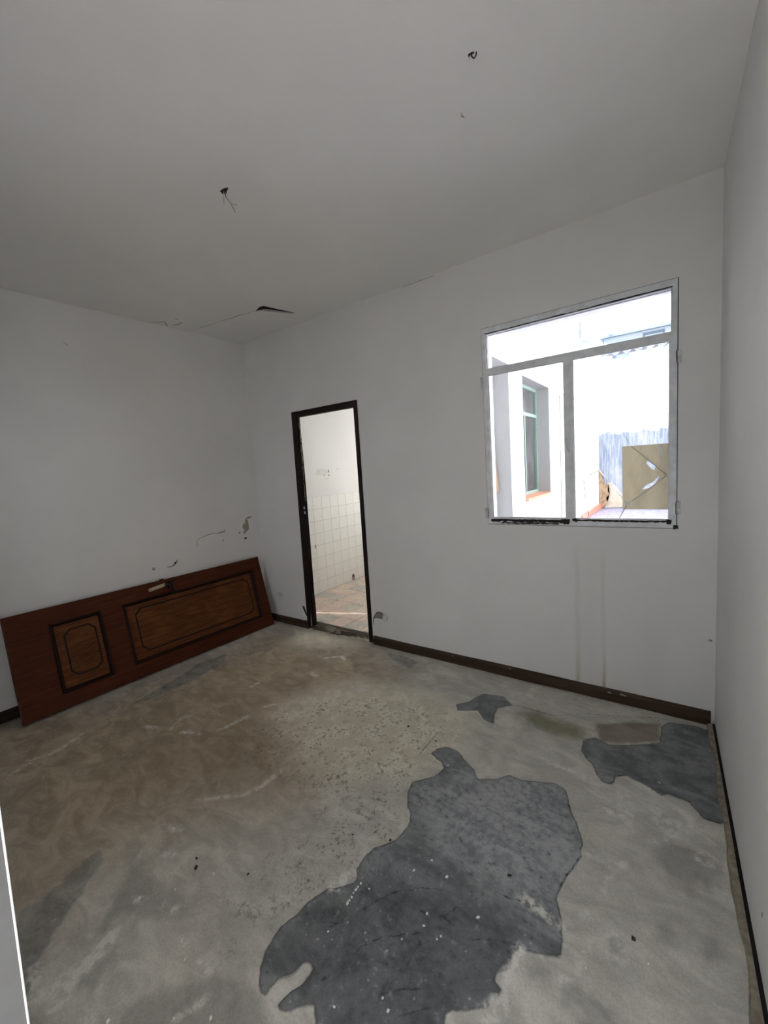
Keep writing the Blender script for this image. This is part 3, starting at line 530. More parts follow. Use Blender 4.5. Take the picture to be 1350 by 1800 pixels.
gcrack([(3.064, 1.849), (3.237, 1.733), (3.30, 1.64), (3.364, 1.536), (3.45, 1.45), (3.53, 1.368)], 0.0012)
gcrack([(3.53, 1.368), (3.44, 1.285), (3.343, 1.209), (3.318, 1.16), (3.30, 1.122)], 0.0022)
gcrack([(3.198, 1.413), (3.25, 1.34), (3.343, 1.209)], 0.0030, M_GLINT); gcrack([(3.064, 1.378), (3.114, 1.362), (3.15, 1.385), (3.198, 1.413)], 0.0016)
gcrack([(3.114, 1.362), (3.12, 1.28), (3.124, 1.196), (3.139, 1.144), (3.13, 1.12)], 0.0016)
gcrack([(3.20, 1.80), (3.245, 1.745), (3.30, 1.66)], 0.0011); gcrack([(3.24, 1.79), (3.29, 1.70)], 0.0008); gcrack([(3.12, 1.56), (3.16, 1.49), (3.155, 1.43), (3.15, 1.385)], 0.0012); gcrack([(3.064, 1.545), (3.11, 1.515), (3.13, 1.48), (3.15, 1.46)], 0.0010)
M_SPL = plain('pale_glass_splinter', (0.90, 0.91, 0.90), 0.3, var=0.03)
for s in ([(3.487, 1.534), (3.511, 1.532), (3.512, 1.477), (3.499, 1.453)], [(3.33, 1.222), (3.352, 1.222), (3.36, 1.205), (3.335, 1.195)]):
    bm = bmesh.new(); prism(bm, [(x, 0.0052, z) for x, z in s], (0, -0.0018, 0)); wpart('glass_splinter', bm, M_SPL)
# crumbled putty along the bottom rails, in the joint round the frame, and a dark strip for the shadow at the head
def jag(x0, x1, z0, z1, y0, y1, n):
    bm = bmesh.new(); top = []; bot = []
    for i in range(n+1):
        x = x0 + (x1-x0)*i/n; top.append((x, y0, z1 - rnd.random()*0.004)); bot.append((x, y0, z0 + rnd.random()**2*0.4*(z1-z0)))
    prism(bm, bot + top[::-1], (0, y1-y0, 0)); return bm
wpart('putty_and_shade', jag(2.530, 2.995, 1.092, 1.114, -0.0135, -0.0115, 40), M_PUTTY_SHADE); wpart('putty_and_shade', jag(2.985, 3.035, 1.084, 1.120, -0.0137, -0.0115, 6), M_PUTTY_SHADE)
wpart('putty_and_shade', jag(3.052, 3.553, 1.105, 1.119, -0.0135, -0.0115, 40), M_PUTTY_SHADE); wpart('putty_and_shade', jag(3.05, 3.075, 1.100, 1.126, -0.0138, -0.0115, 5), M_PUTTY_SHADE); wpart('putty_and_shade', jag(3.53, 3.553, 1.098, 1.126, -0.0138, -0.0115, 5), M_PUTTY_SHADE)
wpart('putty_and_shade', jag(2.60, 2.97, 1.080, 1.092, -0.0075, -0.0055, 26), M_PUTTY_SHADE)
wpart('frame_joint', ring_bm(2.5005, 3.5795, 1.0705, 2.3855, 0.0085, 0.0085, 0.0085, 0.0085, 0.001, 0.030), M_PUTTY_SHADE)
wpart('putty_and_shade', jag(3.560, 3.582, 1.068, 1.094, -0.0075, -0.0055, 5), M_PUTTY_SHADE)
wpart('putty_and_shade', jag(2.528, 3.552, 2.340, 2.347, -0.0075, -0.0055, 40), M_PUTTY_SHADE)  # dark strip standing in for the shadow line under the lintel
for x, z in ((2.494, 2.035), (2.496, 1.150), (3.585, 1.985), (3.586, 1.190)):
    bm = bmesh.new(); tube(bm, [(x, -0.008, z-0.035), (x, -0.008, z-0.002)], 0.0065, 10); tube(bm, [(x, -0.008, z), (x, -0.008, z+0.033)], 0.0065, 10); box(bm, (min(x, x+0.0), -0.006, z-0.03), (x+(0.016 if x < 3 else -0.016), -0.002, z+0.03))
    wpart('hinge', bm, M_STEEL2, smooth=False)
bm = new_box((3.018, -0.018, 1.565), (3.044, -0.012, 1.625), 0.002); hd = wpart('handle', bm, M_STEEL); M_LEVER = plain('white_handle_paint', (0.78, 0.79, 0.80), 0.35, var=0.03)
bm = bmesh.new(); tube(bm, [(3.022, -0.016, 1.610), (3.026, -0.040, 1.612), (3.034, -0.044, 1.598), (3.038, -0.042, 1.560), (3.041, -0.036, 1.528)], [0.006, 0.006, 0.007, 0.006, 0.004], 8)
for v in bm.verts: v.co -= Vector((3.04, 0, 1.072))
obj('lever', bm, M_LEVER, hd, True)

wpart('outer_surround', wall_panel((0, 0.042, 0), (1, 0, 0), (0, 0.055, 0), (2.504, 3.576), (1.074, 2.382), [(2.5335, 3.566, 1.080, 2.338)]), M_CWALL)
wpart('outer_lintel', new_box((2.45, 0.098, 2.338), (3.63, 0.19, 2.44)), M_CWALL)

# board fixed against the outside of the broken pane
M_BOARD = Mat('beige_translucent_board', (0.66, 0.62, 0.52), 0.7, spec=0.2); _t = M_BOARD.n.new('ShaderNodeBsdfTranslucent'); _t.inputs[0].default_value = (0.54, 0.505, 0.41, 1); _x = M_BOARD.n.new('ShaderNodeMixShader'); _x.inputs[0].default_value = 0.6
M_BOARD.link(M_BOARD.b.outputs[0], _x.inputs[1]); M_BOARD.link(_t.outputs[0], _x.inputs[2]); M_BOARD.link(_x.outputs[0], M_BOARD.n['Material Output'].inputs['Surface']); M_BOARD = M_BOARD.m
def holed_board(outer, holes, y0, y1):
    bm = bmesh.new(); E = []
    for loop in [outer] + holes:
        vs_ = [bm.verts.new((x, y0, z)) for x, z in loop]; E += [bm.edges.new((vs_[k], vs_[(k+1) % len(vs_)])) for k in range(len(vs_))]
    bmesh.ops.triangle_fill(bm, edges=E, use_beauty=True, use_dissolve=False)
    g = bmesh.ops.extrude_face_region(bm, geom=list(bm.faces)); 
    for v in [e for e in g['geom'] if isinstance(e, bmesh.types.BMVert)]: v.co.y = y1
    return bm
TEARS = [[(3.435, 1.442), (3.454, 1.412), (3.472, 1.399), (3.480, 1.417), (3.446, 1.449)], [(3.412, 1.288), (3.440, 1.320), (3.466, 1.330), (3.497, 1.366), (3.478, 1.322), (3.450, 1.300)]]
bm = holed_board([(3.318, 1.178), (3.548, 1.178), (3.548, 1.540), (3.318, 1.540)], TEARS, 0.0112, 0.016); tag(obj('board', bm, M_BOARD), 'flat beige board with two tears behind the cracked lower pane of the window', 'board')

# ------------------------------------------------------------------ kitchen doorway frame
door_1 = struct(empty('door_1', (1.017, 0, 0)), 'black brown wooden door frame of the kitchen doorway', 'door frame')
def dpart(name, bm, mat, lab=None):
    for v in bm.verts: v.co -= Vector((1.017, 0, 0))
    o = obj(name, bm, mat, door_1)
    if lab: o['label'] = lab
    return o
bm = bmesh.new(); n = 26; zz = [2.083*i/n for i in range(n+1)]
prof = [[(0.622 - 0.018*(1-z/2.083), z), (0.697 + (0.004*math.sin(z*9)) + (rnd.random()-0.5)*0.003, z)] for z in zz]
prism(bm, [(p[0][0], -0.006, p[0][1]) for p in prof] + [(p[1][0], -0.006, p[1][1]) for p in prof[::-1]], (0, 0.036, 0)); dpart('jamb', bm, M_JAMB)
dpart('jamb', new_box((1.371, -0.006, 0.0), (1.412, 0.03, 2.083), 0.002), M_JAMB)
bm = bmesh.new(); prism(bm, [(0.624, -0.0065, 2.083), (1.411, -0.0065, 2.083), (1.411, -0.0065, 2.028), (0.624, -0.0065, 2.030)], (0, 0.037, 0)); dpart('head_jamb', bm, M_JAMB)
M_BAREW = plain('pale_splintered_wood', (0.26, 0.235, 0.21), 0.8, var=0.3, scale=50)
for x0, z0, z1, w in ((0.7015, 1.80, 2.02, 0.003), (0.7005, 1.60, 1.78, 0.004), (0.6985, 1.45, 1.58, 0.003), (0.699, 1.25, 1.42, 0.002)):
    bm = bmesh.new(); k = 8; ribbon(bm, [(x0+0.002, 0.006 + 0.01*rnd.random(), z0 + (z1-z0)*i/k) for i in range(k+1)], [w*(0.4+1.2*rnd.random()) for _ in range(k+1)], (1, 0, 0), 0.002); dpart('bare_edge', bm, M_BAREW)
for x, z in ((0.694, 1.185), (0.696, 1.140)): dpart('strike_plate', new_box((x-0.008, -0.0085, z-0.012), (x+0.007, -0.004, z+0.012), 0.001), M_GLINT)
for pts in (((0.655, 0.02), (0.660, 0.10), (0.668, 0.155), (0.672, 0.08), (0.668, 0.02)), ((0.700, 0.03), (0.690, 0.09), (0.712, 0.06), (0.718, 0.02)), ((0.625, 0.03), (0.618, 0.09), (0.632, 0.06))):
    bm = bmesh.new(); prism(bm, [(x, -0.010, z) for x, z in pts], (0, 0.005, 0)); dpart('splinter', bm, M_BAREW if pts[0][0] > 0.63 and pts[0][0] < 0.69 else M_JAMB)
# broken step up to the kitchen
M_STEP = plain('dark_broken_mortar', (0.115, 0.09, 0.065), 0.95, var=0.35, scale=45, bump=0.7)
bm = bmesh.new(); front = []; N = 22
for i in range(N+1):
    x = 0.690 + 0.69*i/N; front.append((x, -0.012 + 0.055*(i/N) + (rnd.random()-0.5)*0.012 - (0.018 if 6 < i < 11 else 0)))
prism(bm, [(x, y, -0.03) for x, y in front] + [(1.38, 0.11, -0.03), (0.690, 0.11, -0.03)], (0, 0, 0.060)); struct(obj('step', bm, M_STEP), 'broken dark mortar step in the kitchen doorway', 'step')
def rock(name, c, s, mat, seed, parent=None, sub=2):
    bm = bmesh.new(); bmesh.ops.create_icosphere(bm, subdivisions=sub, radius=1.0); q = random.Random(seed)
    for v in bm.verts: v.co = Vector((v.co.x*s[0], v.co.y*s[1], v.co.z*s[2])) * (0.78 + 0.44*q.random())
    o = obj(name, bm, mat, parent); o.location = c; return o
M_LUMP = plain('grey_rubble', (0.27, 0.24, 0.19), 0.95, var=0.3, scale=60, bump=0.5)
tag(rock('rubble_piece', (0.905, 0.002, 0.028), (0.062, 0.030, 0.030), M_LUMP, 3), 'larger broken mortar lump on the kitchen doorway step', 'rubble')
tag(rock('rubble_piece', (1.005, 0.000, 0.018), (0.034, 0.022, 0.024), M_LUMP, 5), 'smaller broken mortar lump beside the larger one on the doorway step', 'rubble')

# ------------------------------------------------------------------ kitchen beyond the doorway
KZ = 0.035
wall_kl = struct(obj('wall_kitchen_left', new_box((-0.22, TB, -0.2), (-0.026, 3.6, H)), M_KWALL), 'cream kitchen wall with square white tiles below', 'wall')
M_GROUT = plain('grey_grout', (0.52, 0.49, 0.44), 0.9, var=0.15)
gb = obj('grout_bed', new_box((-0.0265, 0.20, KZ-0.02), (-0.0228, 3.55, 1.222)), M_GROUT, wall_kl)
M_TILE = plain('cream_white_glazed_tile', (0.90, 0.88, 0.81), 0.25, var=0.02, scale=3, spec=0.3)
bm = new_box((-0.004, -0.0735, -0.0725), (0.0035, 0.0735, 0.0725), 0.0015); tile_me = bpy.data.meshes.new('tile'); bm.to_mesh(tile_me); bm.free(); tile_me.materials.append(M_TILE)
for r in range(8):
    for c in range(21):
        y = 0.437 + 0.1505*c; z = KZ + 0.0742 + 0.1484*r
        t = bpy.data.objects.new('tile', tile_me); COL.objects.link(t); t.parent = wall_kl; t.location = (-0.0232 + rnd.random()*0.0008, y, z); t.rotation_euler = ((rnd.random()-0.5)*0.006, (rnd.random()-0.5)*0.01, (rnd.random()-0.5)*0.01)
NK = (1, 0, 0)
M_RUST = plain('red_brown_brick_break', (0.16, 0.06, 0.035), 0.9, var=0.4, scale=90)
scar('broken_hole', wall_kl, M_RUST, [(-0.0195, y, z) for y, z in ((1.44, 0.045), (1.435, 0.085), (1.445, 0.12), (1.468, 0.125), (1.485, 0.10), (1.492, 0.06), (1.475, 0.04))], NK, 0.001, 'red brown hole broken into the lowest tiles')
scar('bare_plaster', wall_kl, M_FLAKE, [(-0.0185, y, z) for y, z in ((1.452, 0.06), (1.455, 0.075), (1.468, 0.078), (1.470, 0.06))], NK, 0.001)
for y, z, a, b in ((1.135, 1.525, 0.012, 0.022), (1.135, 1.475, 0.016, 0.009), (1.06, 1.475, 0.010, 0.007)):
    scar('grime_mark', wall_kl, M_CHIP, [(-0.026, y + a*math.cos(t), z + b*math.sin(t)) for t in [k*math.pi/4 for k in range(8)]], NK, 0.0008)
M_FAINT = plain('faint_wall_smudge', (0.73, 0.71, 0.65), 0.9, var=0.12, scale=60)
for pts in (((0.90, 1.49), (0.93, 1.55), (1.02, 1.56), (1.10, 1.54), (1.12, 1.50), (1.05, 1.47), (0.98, 1.485)), ((1.05, 1.42), (1.055, 1.445), (1.13, 1.445), (1.13, 1.42)), ((1.26, 1.545), (1.30, 1.56), (1.36, 1.55), (1.33, 1.535))):
    scar('smudge', wall_kl, M_FAINT, [(-0.026, y, z) for y, z in pts], NK, 0.0006)
scar('crack_mark', wall_kl, M_CHIP, [(-0.0196, y, z) for y, z in ((0.79, 0.60), (0.792, 0.645), (0.81, 0.645), (0.808, 0.60), (0.803, 0.60), (0.803, 0.638), (0.797, 0.638), (0.796, 0.60))], NK, 0.0006)
wall_kf = struct(obj('wall_kitchen_far', wall_panel((0, 3.6, 0), (1, 0, 0), (0, 0.2, 0), (-0.22, 2.0), (-0.2, H), [(0.15, 1.85, 0.60, 2.50)]), M_KWALL), 'cream end wall of the kitchen with an added wide window', 'wall')
added_window_kitchen = struct(empty('added_window_kitchen', (1.0, 3.65, 0.6)), 'wide white window added unseen in the kitchen end wall', 'window')  # out of view, added to brighten the kitchen
obj('frame', wall_panel((-0.85, 0, 0), (1, 0, 0), (0, 0.05, 0), (0, 1.7), (0, 1.9), [(0.05, 0.83, 0.05, 1.85), (0.87, 1.65, 0.05, 1.85)]), M_STEEL, added_window_kitchen)
for _x in (-0.8, 0.02): obj('pane', new_box((_x, 0.02, 0.05), (_x + 0.78, 0.025, 1.85)), M_GLASS, added_window_kitchen)
struct(obj('ceiling_kitchen', new_box((-0.3, TB, H), (2.0, 3.8, H+0.2)), M_CEIL), 'white kitchen ceiling', 'ceiling')
# the kitchen's outer wall, which is also the flank of the courtyard
KD = (0.42, 1.43, 0.0, 2.455); KWN = (1.86, 2.965, 1.055, 2.415)
wall_court = struct(obj('wall_courtyard_left', wall_panel((2.2, 0, 0), (0, 1, 0), (-0.2, 0, 0), (TB, 6.9), (-0.2, 3.4), [KD, KWN]), M_CWALL), 'white courtyard wall with the deep green framed window', 'wall')
M_REVEAL_SHADE = plain('reveal_shade_grey', (0.275, 0.275, 0.27), 0.8, var=0.04, scale=8)  # darker tone puts the shade of the recesses into the colour
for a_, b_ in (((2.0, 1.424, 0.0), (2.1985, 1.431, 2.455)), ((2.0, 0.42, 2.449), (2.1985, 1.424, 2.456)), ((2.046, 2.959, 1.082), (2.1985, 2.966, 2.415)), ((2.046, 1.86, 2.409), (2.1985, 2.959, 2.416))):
    obj('reveal', new_box(a_, b_), M_REVEAL_SHADE, wall_court)['label'] = 'reveal plate painted shade grey'
# kitchen floor: marbled pink and green tiles on a dark bed
floor_k = struct(obj('floor_kitchen', new_box((-0.03, 0.05, -0.2), (2.05, 3.6, KZ-0.006)), M_STEP), 'kitchen floor of marbled pink and green tiles', 'floor')
def ktile_mat():
    m = Mat('marbled_pink_green_tile', rough=0.35, spec=0.4)
    w = m.noise(5.5, 6, 0.65, m.mapped((1, 1, 1), kind='Object'), 1.8); n2 = m.noise(13, 6, 0.65, None, 1.0); n3 = m.noise(40, 4)
    t = m.n.new('ShaderNodeObjectInfo')
    g = m.n.new('ShaderNodeNewGeometry'); wn = m.noise(2.6, 5, 0.6, g.outputs['Position'], 0.8); fn = m.noise(16, 6, 0.65, g.outputs['Position'], 1.2)
    c = m.mix(m.ramp(wn, 0.35, 0.62), (0.72, 0.55, 0.45), (0.84, 0.70, 0.56))
    c = m.mix(m.math('MULTIPLY', m.ramp(fn, 0.45, 0.62), 0.65), c, (0.64, 0.43, 0.37))
    c = m.mix(m.math('MULTIPLY', m.ramp(m.math('ADD', m.math('MULTIPLY', fn, 0.6), m.math('MULTIPLY', t.outputs['Random'], 0.4)), 0.52, 0.66), 0.75), c, (0.44, 0.46, 0.40))
    c = m.mix(m.math('MULTIPLY', m.ramp(n3, 0.56, 0.70), 0.5), c, (0.80, 0.72, 0.62))
    m.color(c); return m.m
M_KT = ktile_mat()
bm = new_box((-0.0985, -0.0985, -0.008), (0.0985, 0.0985, 0.0), 0.0015); kt_me = bpy.data.meshes.new('floor_tile'); bm.to_mesh(kt_me); bm.free(); kt_me.materials.append(M_KT)
for i in range(10):
    for j in range(17):
        x = 0.082 + 0.2*i; y = 0.185 + 0.2*j
        t = bpy.data.objects.new('tile', kt_me); COL.objects.link(t); t.parent = floor_k; t.location = (x, y, KZ + rnd.random()*0.0012); t.rotation_euler = ((rnd.random()-0.5)*0.01, (rnd.random()-0.5)*0.01, 0)

# ------------------------------------------------------------------ brown panelled door lying on its long side against the left wall
M_DWOOD = wood('red_brown_door_wood', (0.058, 0.013, 0.005), (0.105, 0.029, 0.010), axis=0, scale=1.2, rough=0.6)
M_DWOOD.node_tree.nodes['Principled BSDF'].inputs['Specular IOR Level'].default_value = 0.18
def panel_mat():
    m = Mat('carved_orange_brown_veneer', rough=0.55, spec=0.2)
    g = m.noise(4, 7, 0.6, m.mapped((1.5, 12, 4), (0, 0, 0.78)), 0.5); s = m.xyz()
    d = m.math('ADD', m.math('MULTIPLY', s[0], 1.0), m.math('MULTIPLY', s[1], 1.0)); wv = m.math('SINE', m.math('MULTIPLY', d, 300.0))
    patch = m.ramp(m.noise(5.0, 2), 0.40, 0.56); k = m.math('MULTIPLY', m.ramp(wv, 0.2, 0.9), patch)
    c = m.mix(m.ramp(g, 0.3, 0.7), (0.100, 0.030, 0.007), (0.185, 0.062, 0.016)); c = m.mix(m.math('MULTIPLY', k, 0.75), c, (0.030, 0.010, 0.005))
    m.color(c); m.bump(m.math('MULTIPLY', m.math('SUBTRACT', 1.0, k), 1.0), 0.35, 0.003); return m.m
M_PANEL = panel_mat()
M_MOULD = wood('black_brown_moulding_wood', (0.014, 0.006, 0.004), (0.034, 0.013, 0.008), axis=0, rough=0.42)
M_BRASS = plain('pale_brass', (0.52, 0.44, 0.28), 0.35, 0.7, var=0.15, scale=60)
M_IRON = plain('dark_bronze', (0.025, 0.018, 0.014), 0.4, 0.6, var=0.2)
leaf = empty('door_leaf'); tag(leaf, 'brown panelled wooden door lying on its side against the wall', 'door')
ex = Vector((0.0208, 1.0, 0)).normalized(); ey = Vector((-0.245, 0.005, 0.97)); ey = (ey - ex*ey.dot(ex)).normalized(); en = ex.cross(ey)
M4 = Matrix((ex, ey, en)).transposed().to_4x4(); M4.translation = Vector((0.168, -2.095, 0.002)); leaf.matrix_world = M4
LU, LV, TH = 2.0, 0.706, 0.036
PA = (0.228, 0.552, 0.100, 0.590); PB = (0.694, 1.890, 0.108, 0.590)
def local_slab(us, vs_, w0, w1, holes=()):
    bm = wall_panel((0, 0, 0), (1, 0, 0), (0, w0-w1, 0), us, vs_, list(holes))     # built upright in x/z, then laid into u/v/w
    for v in bm.verts: v.co = Vector((v.co.x, v.co.z, w1 + v.co.y))
    return bm
obj('leaf_frame', local_slab((0, LU), (0, LV), -TH, 0.0, (PA, PB)), M_DWOOD, leaf)
def octo(a, cut):
    u0, u1, v0, v1 = a
    return [(u0+cut, v0), (u1-cut, v0), (u1, v0+cut), (u1, v1-cut), (u1-cut, v1), (u0+cut, v1), (u0, v1-cut), (u0, v0+cut)]
def moulding(a, wd, mat, parent):
    """mitred moulding of rounded section inside the rectangle a"""
    u0, u1, v0, v1 = a; sec = [(0, -0.012), (0, 0.004), (wd*0.25, 0.010), (wd*0.5, 0.009), (wd*0.7, 0.002), (wd, -0.008), (wd, -0.014)]
    bm = bmesh.new(); rings = []
    for (cu, cv, su, sv) in ((u0, v0, 1, 1), (u1, v0, -1, 1), (u1, v1, -1, -1), (u0, v1, 1, -1)): rings.append([bm.verts.new((cu + su*d, cv + sv*d, w)) for d, w in sec])
    for i in range(4):
        for k in range(len(sec)-1): bm.faces.new((rings[i][k], rings[i][k+1], rings[(i+1) % 4][k+1], rings[(i+1) % 4][k]))
    return obj('moulding', bm, mat, parent)
def door_panel(a, inner, cut):
    p = obj('panel', new_box((a[0]+0.001, a[2]+0.001, -0.026), (a[1]-0.001, a[3]-0.001, -0.010)), M_PANEL, leaf); p['label'] = 'carved orange brown panel'
    moulding(a, 0.026, M_MOULD, p)
    # raised octagonal field with a dark groove round it
    o = octo(inner, cut); bm = bmesh.new(); prism(bm, [(u, v, -0.0101) for u, v in o], (0, 0, 0.0035)); obj('raised_field', bm, M_PANEL, p)
    bm = bmesh.new(); cu = (inner[0]+inner[1])/2; cv = (inner[2]+inner[3])/2; big = octo((inner[0]-0.012, inner[1]+0.012, inner[2]-0.012, inner[3]+0.012), cut+0.005); A = []; 
    for (u, v), (U2, V2) in zip(o, big): A.append((bm.verts.new((u, v, -0.0092)), bm.verts.new((U2, V2, -0.0092)), bm.verts.new((U2, V2, -0.012)), bm.verts.new((u, v, -0.012))))
    for i in range(8):
        for k in range(4): bm.faces.new((A[i][k], A[i][(k+1) % 4], A[(i+1) % 8][(k+1) % 4], A[(i+1) % 8][k]))
    obj('groove', bm, M_MOULD, p)
door_panel(PA, (0.312, 0.490, 0.198, 0.512), 0.035); door_panel(PB, (0.785, 1.815, 0.190, 0.518), 0.040)
bm = bmesh.new(); prism(bm, [(u, v, 0.0) for u, v in ((0.918, 0.634), (0.910, 0.641), (0.909, 0.652), (0.916, 0.660), (1.06, 0.676), (1.062, 0.648))], (0, 0, 0.004)); pl = obj('lock_plate', bm, M_BRASS, leaf); pl['label'] = 'pale brass lock plate'
bm = bmesh.new(); tube(bm, [(0.919, 0.648, 0.003), (0.919, 0.648, 0.0052)], 0.004, 8); obj('screw', bm, M_CRACK, pl)
bm = bmesh.new(); tube(bm, [(1.066, 0.655, 0.0), (1.066, 0.655, 0.012), (1.066, 0.655, 0.012), (1.066, 0.655, 0.045)], [0.026, 0.026, 0.011, 0.011], 14); tube(bm, [(1.066, 0.658, 0.045), (1.070, 0.640, 0.050), (1.074, 0.600, 0.048), (1.085, 0.560, 0.044)], [0.012, 0.012, 0.010, 0.008], 10)
hd2 = obj('handle', bm, M_IRON, leaf, True); hd2['label'] = 'dark lever handle'
obj('latch', new_box((1.015, LV-0.001, -0.024), (1.052, LV+0.009, -0.012), 0.002), M_IRON, leaf)
obj('key_plate', new_box((1.07, 0.668, 0.0), (1.135, 0.682, 0.003), 0.001), M_IRON, leaf)
bm = bmesh.new(); prism(bm, [(-0.0012, 0.03, -0.006), (-0.0012, 0.10, -0.010), (-0.0012, 0.16, -0.004), (-0.0012, 0.14, -0.0005), (-0.0012, 0.05, -0.0005)], (0.002, 0, 0)); obj('chipped_edge', bm, M_OCHRE, leaf)

# ------------------------------------------------------------------ courtyard beyond the window
CZ = 0.42
M_GREEN = plain('grey_green_window_paint', (0.16, 0.25, 0.21), 0.5, var=0.08)
M_SILL = plain('terracotta_sill_tile', (0.52, 0.22, 0.13), 0.6, var=0.10, scale=12)
M_KGLASS = Mat('pale_reflecting_glass', (0.42, 0.50, 0.50), 0.15, spec=0.6); M_KGLASS = plain('frosted_grey_green_glass', (0.44, 0.51, 0.50), 0.12, var=0.08, scale=3, spec=0.7)
window_2 = struct(empty('window_2', (2.04, 2.41, 1.08)), 'tall green framed kitchen window over a terracotta sill', 'window')
def w2(name, bm, mat, parent=None, lab=None):
    for v in bm.verts: v.co -= Vector((2.04, 2.41, 1.08))
    o = obj(name, bm, mat, window_2)
    if lab: o['label'] = lab
    return o
bm = wall_panel((2.045, 0, 0), (0, 1, 0), (-0.045, 0, 0), (1.862, 2.963), (1.082, 2.413), [(1.90, 2.925, 1.115, 2.045), (1.90, 2.925, 2.085, 2.375)]); w2('frame', bm, M_GREEN)
bm = wall_panel((2.052, 0, 0), (0, 1, 0), (-0.01, 0, 0), (2.40, 2.425), (1.115, 2.045), []); w2('mullion', bm, M_GREEN)
w2('pane', new_box((2.018, 1.895, 1.11), (2.024, 2.93, 2.05)), glass('kitchen_window_glass', 0.10)); w2('pane', new_box((2.018, 1.895, 2.08), (2.024, 2.93, 2.38)), glass('kitchen_upper_window_glass', 0.14))
for k in range(5):
    y0 = 1.865 + k*0.2195
    w2('sill_tile', new_box((2.03, y0, 1.050), (2.235, y0 + 0.216, 1.0815), 0.003), M_SILL)
# curtain cloth in the kitchen's courtyard doorway
M_CLOTH = plain('cream_cloth', (0.72, 0.56, 0.36), 0.9, var=0.12, scale=14)
bm = bmesh.new(); cols = 9; rows = 10; G = []
for r in range(rows+1):
    v = r/rows; row = []
    for c in range(cols+1):
        u = c/cols; wd = 0.03 + 0.055*v; row.append(bm.verts.new((2.004 + wd*u*0.9, 1.395 + 0.012*math.sin(u*9 + v*2), 1.68 - 0.47*v - 0.02*math.sin(u*3.1)*v)))
    G.append(row)
for r in range(rows):
    for c in range(cols): bm.faces.new((G[r][c], G[r][c+1], G[r+1][c+1], G[r+1][c]))
bmesh.ops.solidify(bm, geom=bm.faces, thickness=0.004)
tag(obj('cloth', bm, M_CLOTH, None, True), 'cream cloth hanging in the grey recess beside the window frame', 'cloth')
# closed door of that doorway, set back behind the shade-grey reveal plates
M_BACKD = plain('grey_white_door_paint', (0.60, 0.62, 0.64), 0.6, var=0.03)
door_3 = struct(empty('door_3', (2.0, 0.925, 0)), 'pale grey kitchen back door in the courtyard recess', 'door')
obj('leaf_frame', wall_panel((0, -0.505, 0), (0, 1, 0), (0.03, 0, 0), (0, 1.01), (0, 2.455), [(0.10, 0.91, 0.75, 2.36)]), M_BACKD, door_3)
obj('panel', new_box((0.008, -0.41, 0.745), (0.020, 0.41, 2.365)), M_BACKD, door_3)
def rear_mat():
    m = Mat('white_over_blue_render', rough=0.9, spec=0.15); s = m.xyz()
    n1 = m.noise(2.2, 7, 0.65); n2 = m.noise(7, 6, 0.6, m.mapped((5.0, 1, 0.45))); n3 = m.noise(18, 5)
    edge = m.math('ADD', s[2], m.math('MULTIPLY', m.math('SUBTRACT', m.noise(6, 6, 0.7), 0.5), 0.30))
    k = m.ramp(edge, 1.93, 1.99, 1, 0)  # render turns blue below a ragged height
    blue = m.mix(m.ramp(n2, 0.35, 0.65), (0.10, 0.13, 0.19), (0.24, 0.275, 0.33)); blue = m.mix(m.math('MULTIPLY', m.ramp(n1, 0.5, 0.68), 0.6), blue, (0.40, 0.42, 0.44))
    m.color(m.mix(k, (0.82, 0.82, 0.81), blue)); m.bump(m.math('ADD', n3, m.math('MULTIPLY', k, 0.8)), 0.5, 0.02); return m.m
wall_cr = struct(obj('wall_courtyard_rear', new_box((2.0, 6.9, -0.2), (6.6, 7.1, 3.4)), rear_mat()), 'white courtyard wall turning mottled blue below', 'wall')
struct(obj('wall_courtyard_right', new_box((6.4, 0.0, -0.2), (6.6, 6.9, 3.4)), M_CWALL), 'white courtyard wall opposite the kitchen', 'wall')
M_LILAC = Mat('mottled_lilac_paving', rough=0.6, spec=0.3); _n = M_LILAC.noise(14, 6, 0.7); M_LILAC.color(M_LILAC.mix(M_LILAC.ramp(_n, 0.4, 0.62), (0.20, 0.20, 0.34), (0.40, 0.39, 0.45))); M_LILAC = M_LILAC.m
struct(obj('floor_courtyard', new_box((2.0, TB, -0.2), (6.4, 6.9, CZ)), M_LILAC), 'mottled lilac paving of the courtyard', 'floor')
M_CREAM = plain('cream_bare_render', (0.42, 0.375, 0.31), 0.95, var=0.12, scale=10); M_BRICKB = plain('brown_broken_masonry', (0.26, 0.185, 0.12), 0.95, var=0.35, scale=16, bump=0.8)
scar('bare_render', wall_cr, M_CREAM, [(x, 6.9, z) for x, z in ((2.345, 0.93), (2.42, 0.96), (2.50, 0.88), (2.62, 0.70), (2.78, 0.52), (2.60, 0.45), (2.30, 0.43))], NB, 0.02, 'cream patch of bare render low on the courtyard wall')
scar('broken_masonry', wall_cr, M_BRICKB, [(x, 6.9, z) for x, z in ((2.21, 1.22), (2.25, 1.20), (2.26, 1.02), (2.30, 0.99), (2.29, 0.94), (2.39, 0.92), (2.36, 0.80), (2.40, 0.72), (2.33, 0.64), (2.36, 0.55), (2.28, 0.45), (2.21, 0.43))], NB, 0.07, 'brown broken masonry edge in the corner of the courtyard')
bm = new_box((2.2, 4.9, CZ), (2.245, 6.88, CZ+0.10), 0.01); tag(obj('red_skirting', bm, plain('red_painted_skirting', (0.60, 0.16, 0.11), 0.6, var=0.12)), 'red painted kerb along the foot of the courtyard wall', 'kerb')
t = empty('downpipe', (2.235, 3.54, CZ)); bm = bmesh.new(); tube(bm, [(0, 0, 0), (0, 0, 1.98)], 0.035, 14); obj('pipe', bm, plain('pale_yellow_grey_pipe', (0.66, 0.67, 0.60), 0.5, var=0.05), t, True)
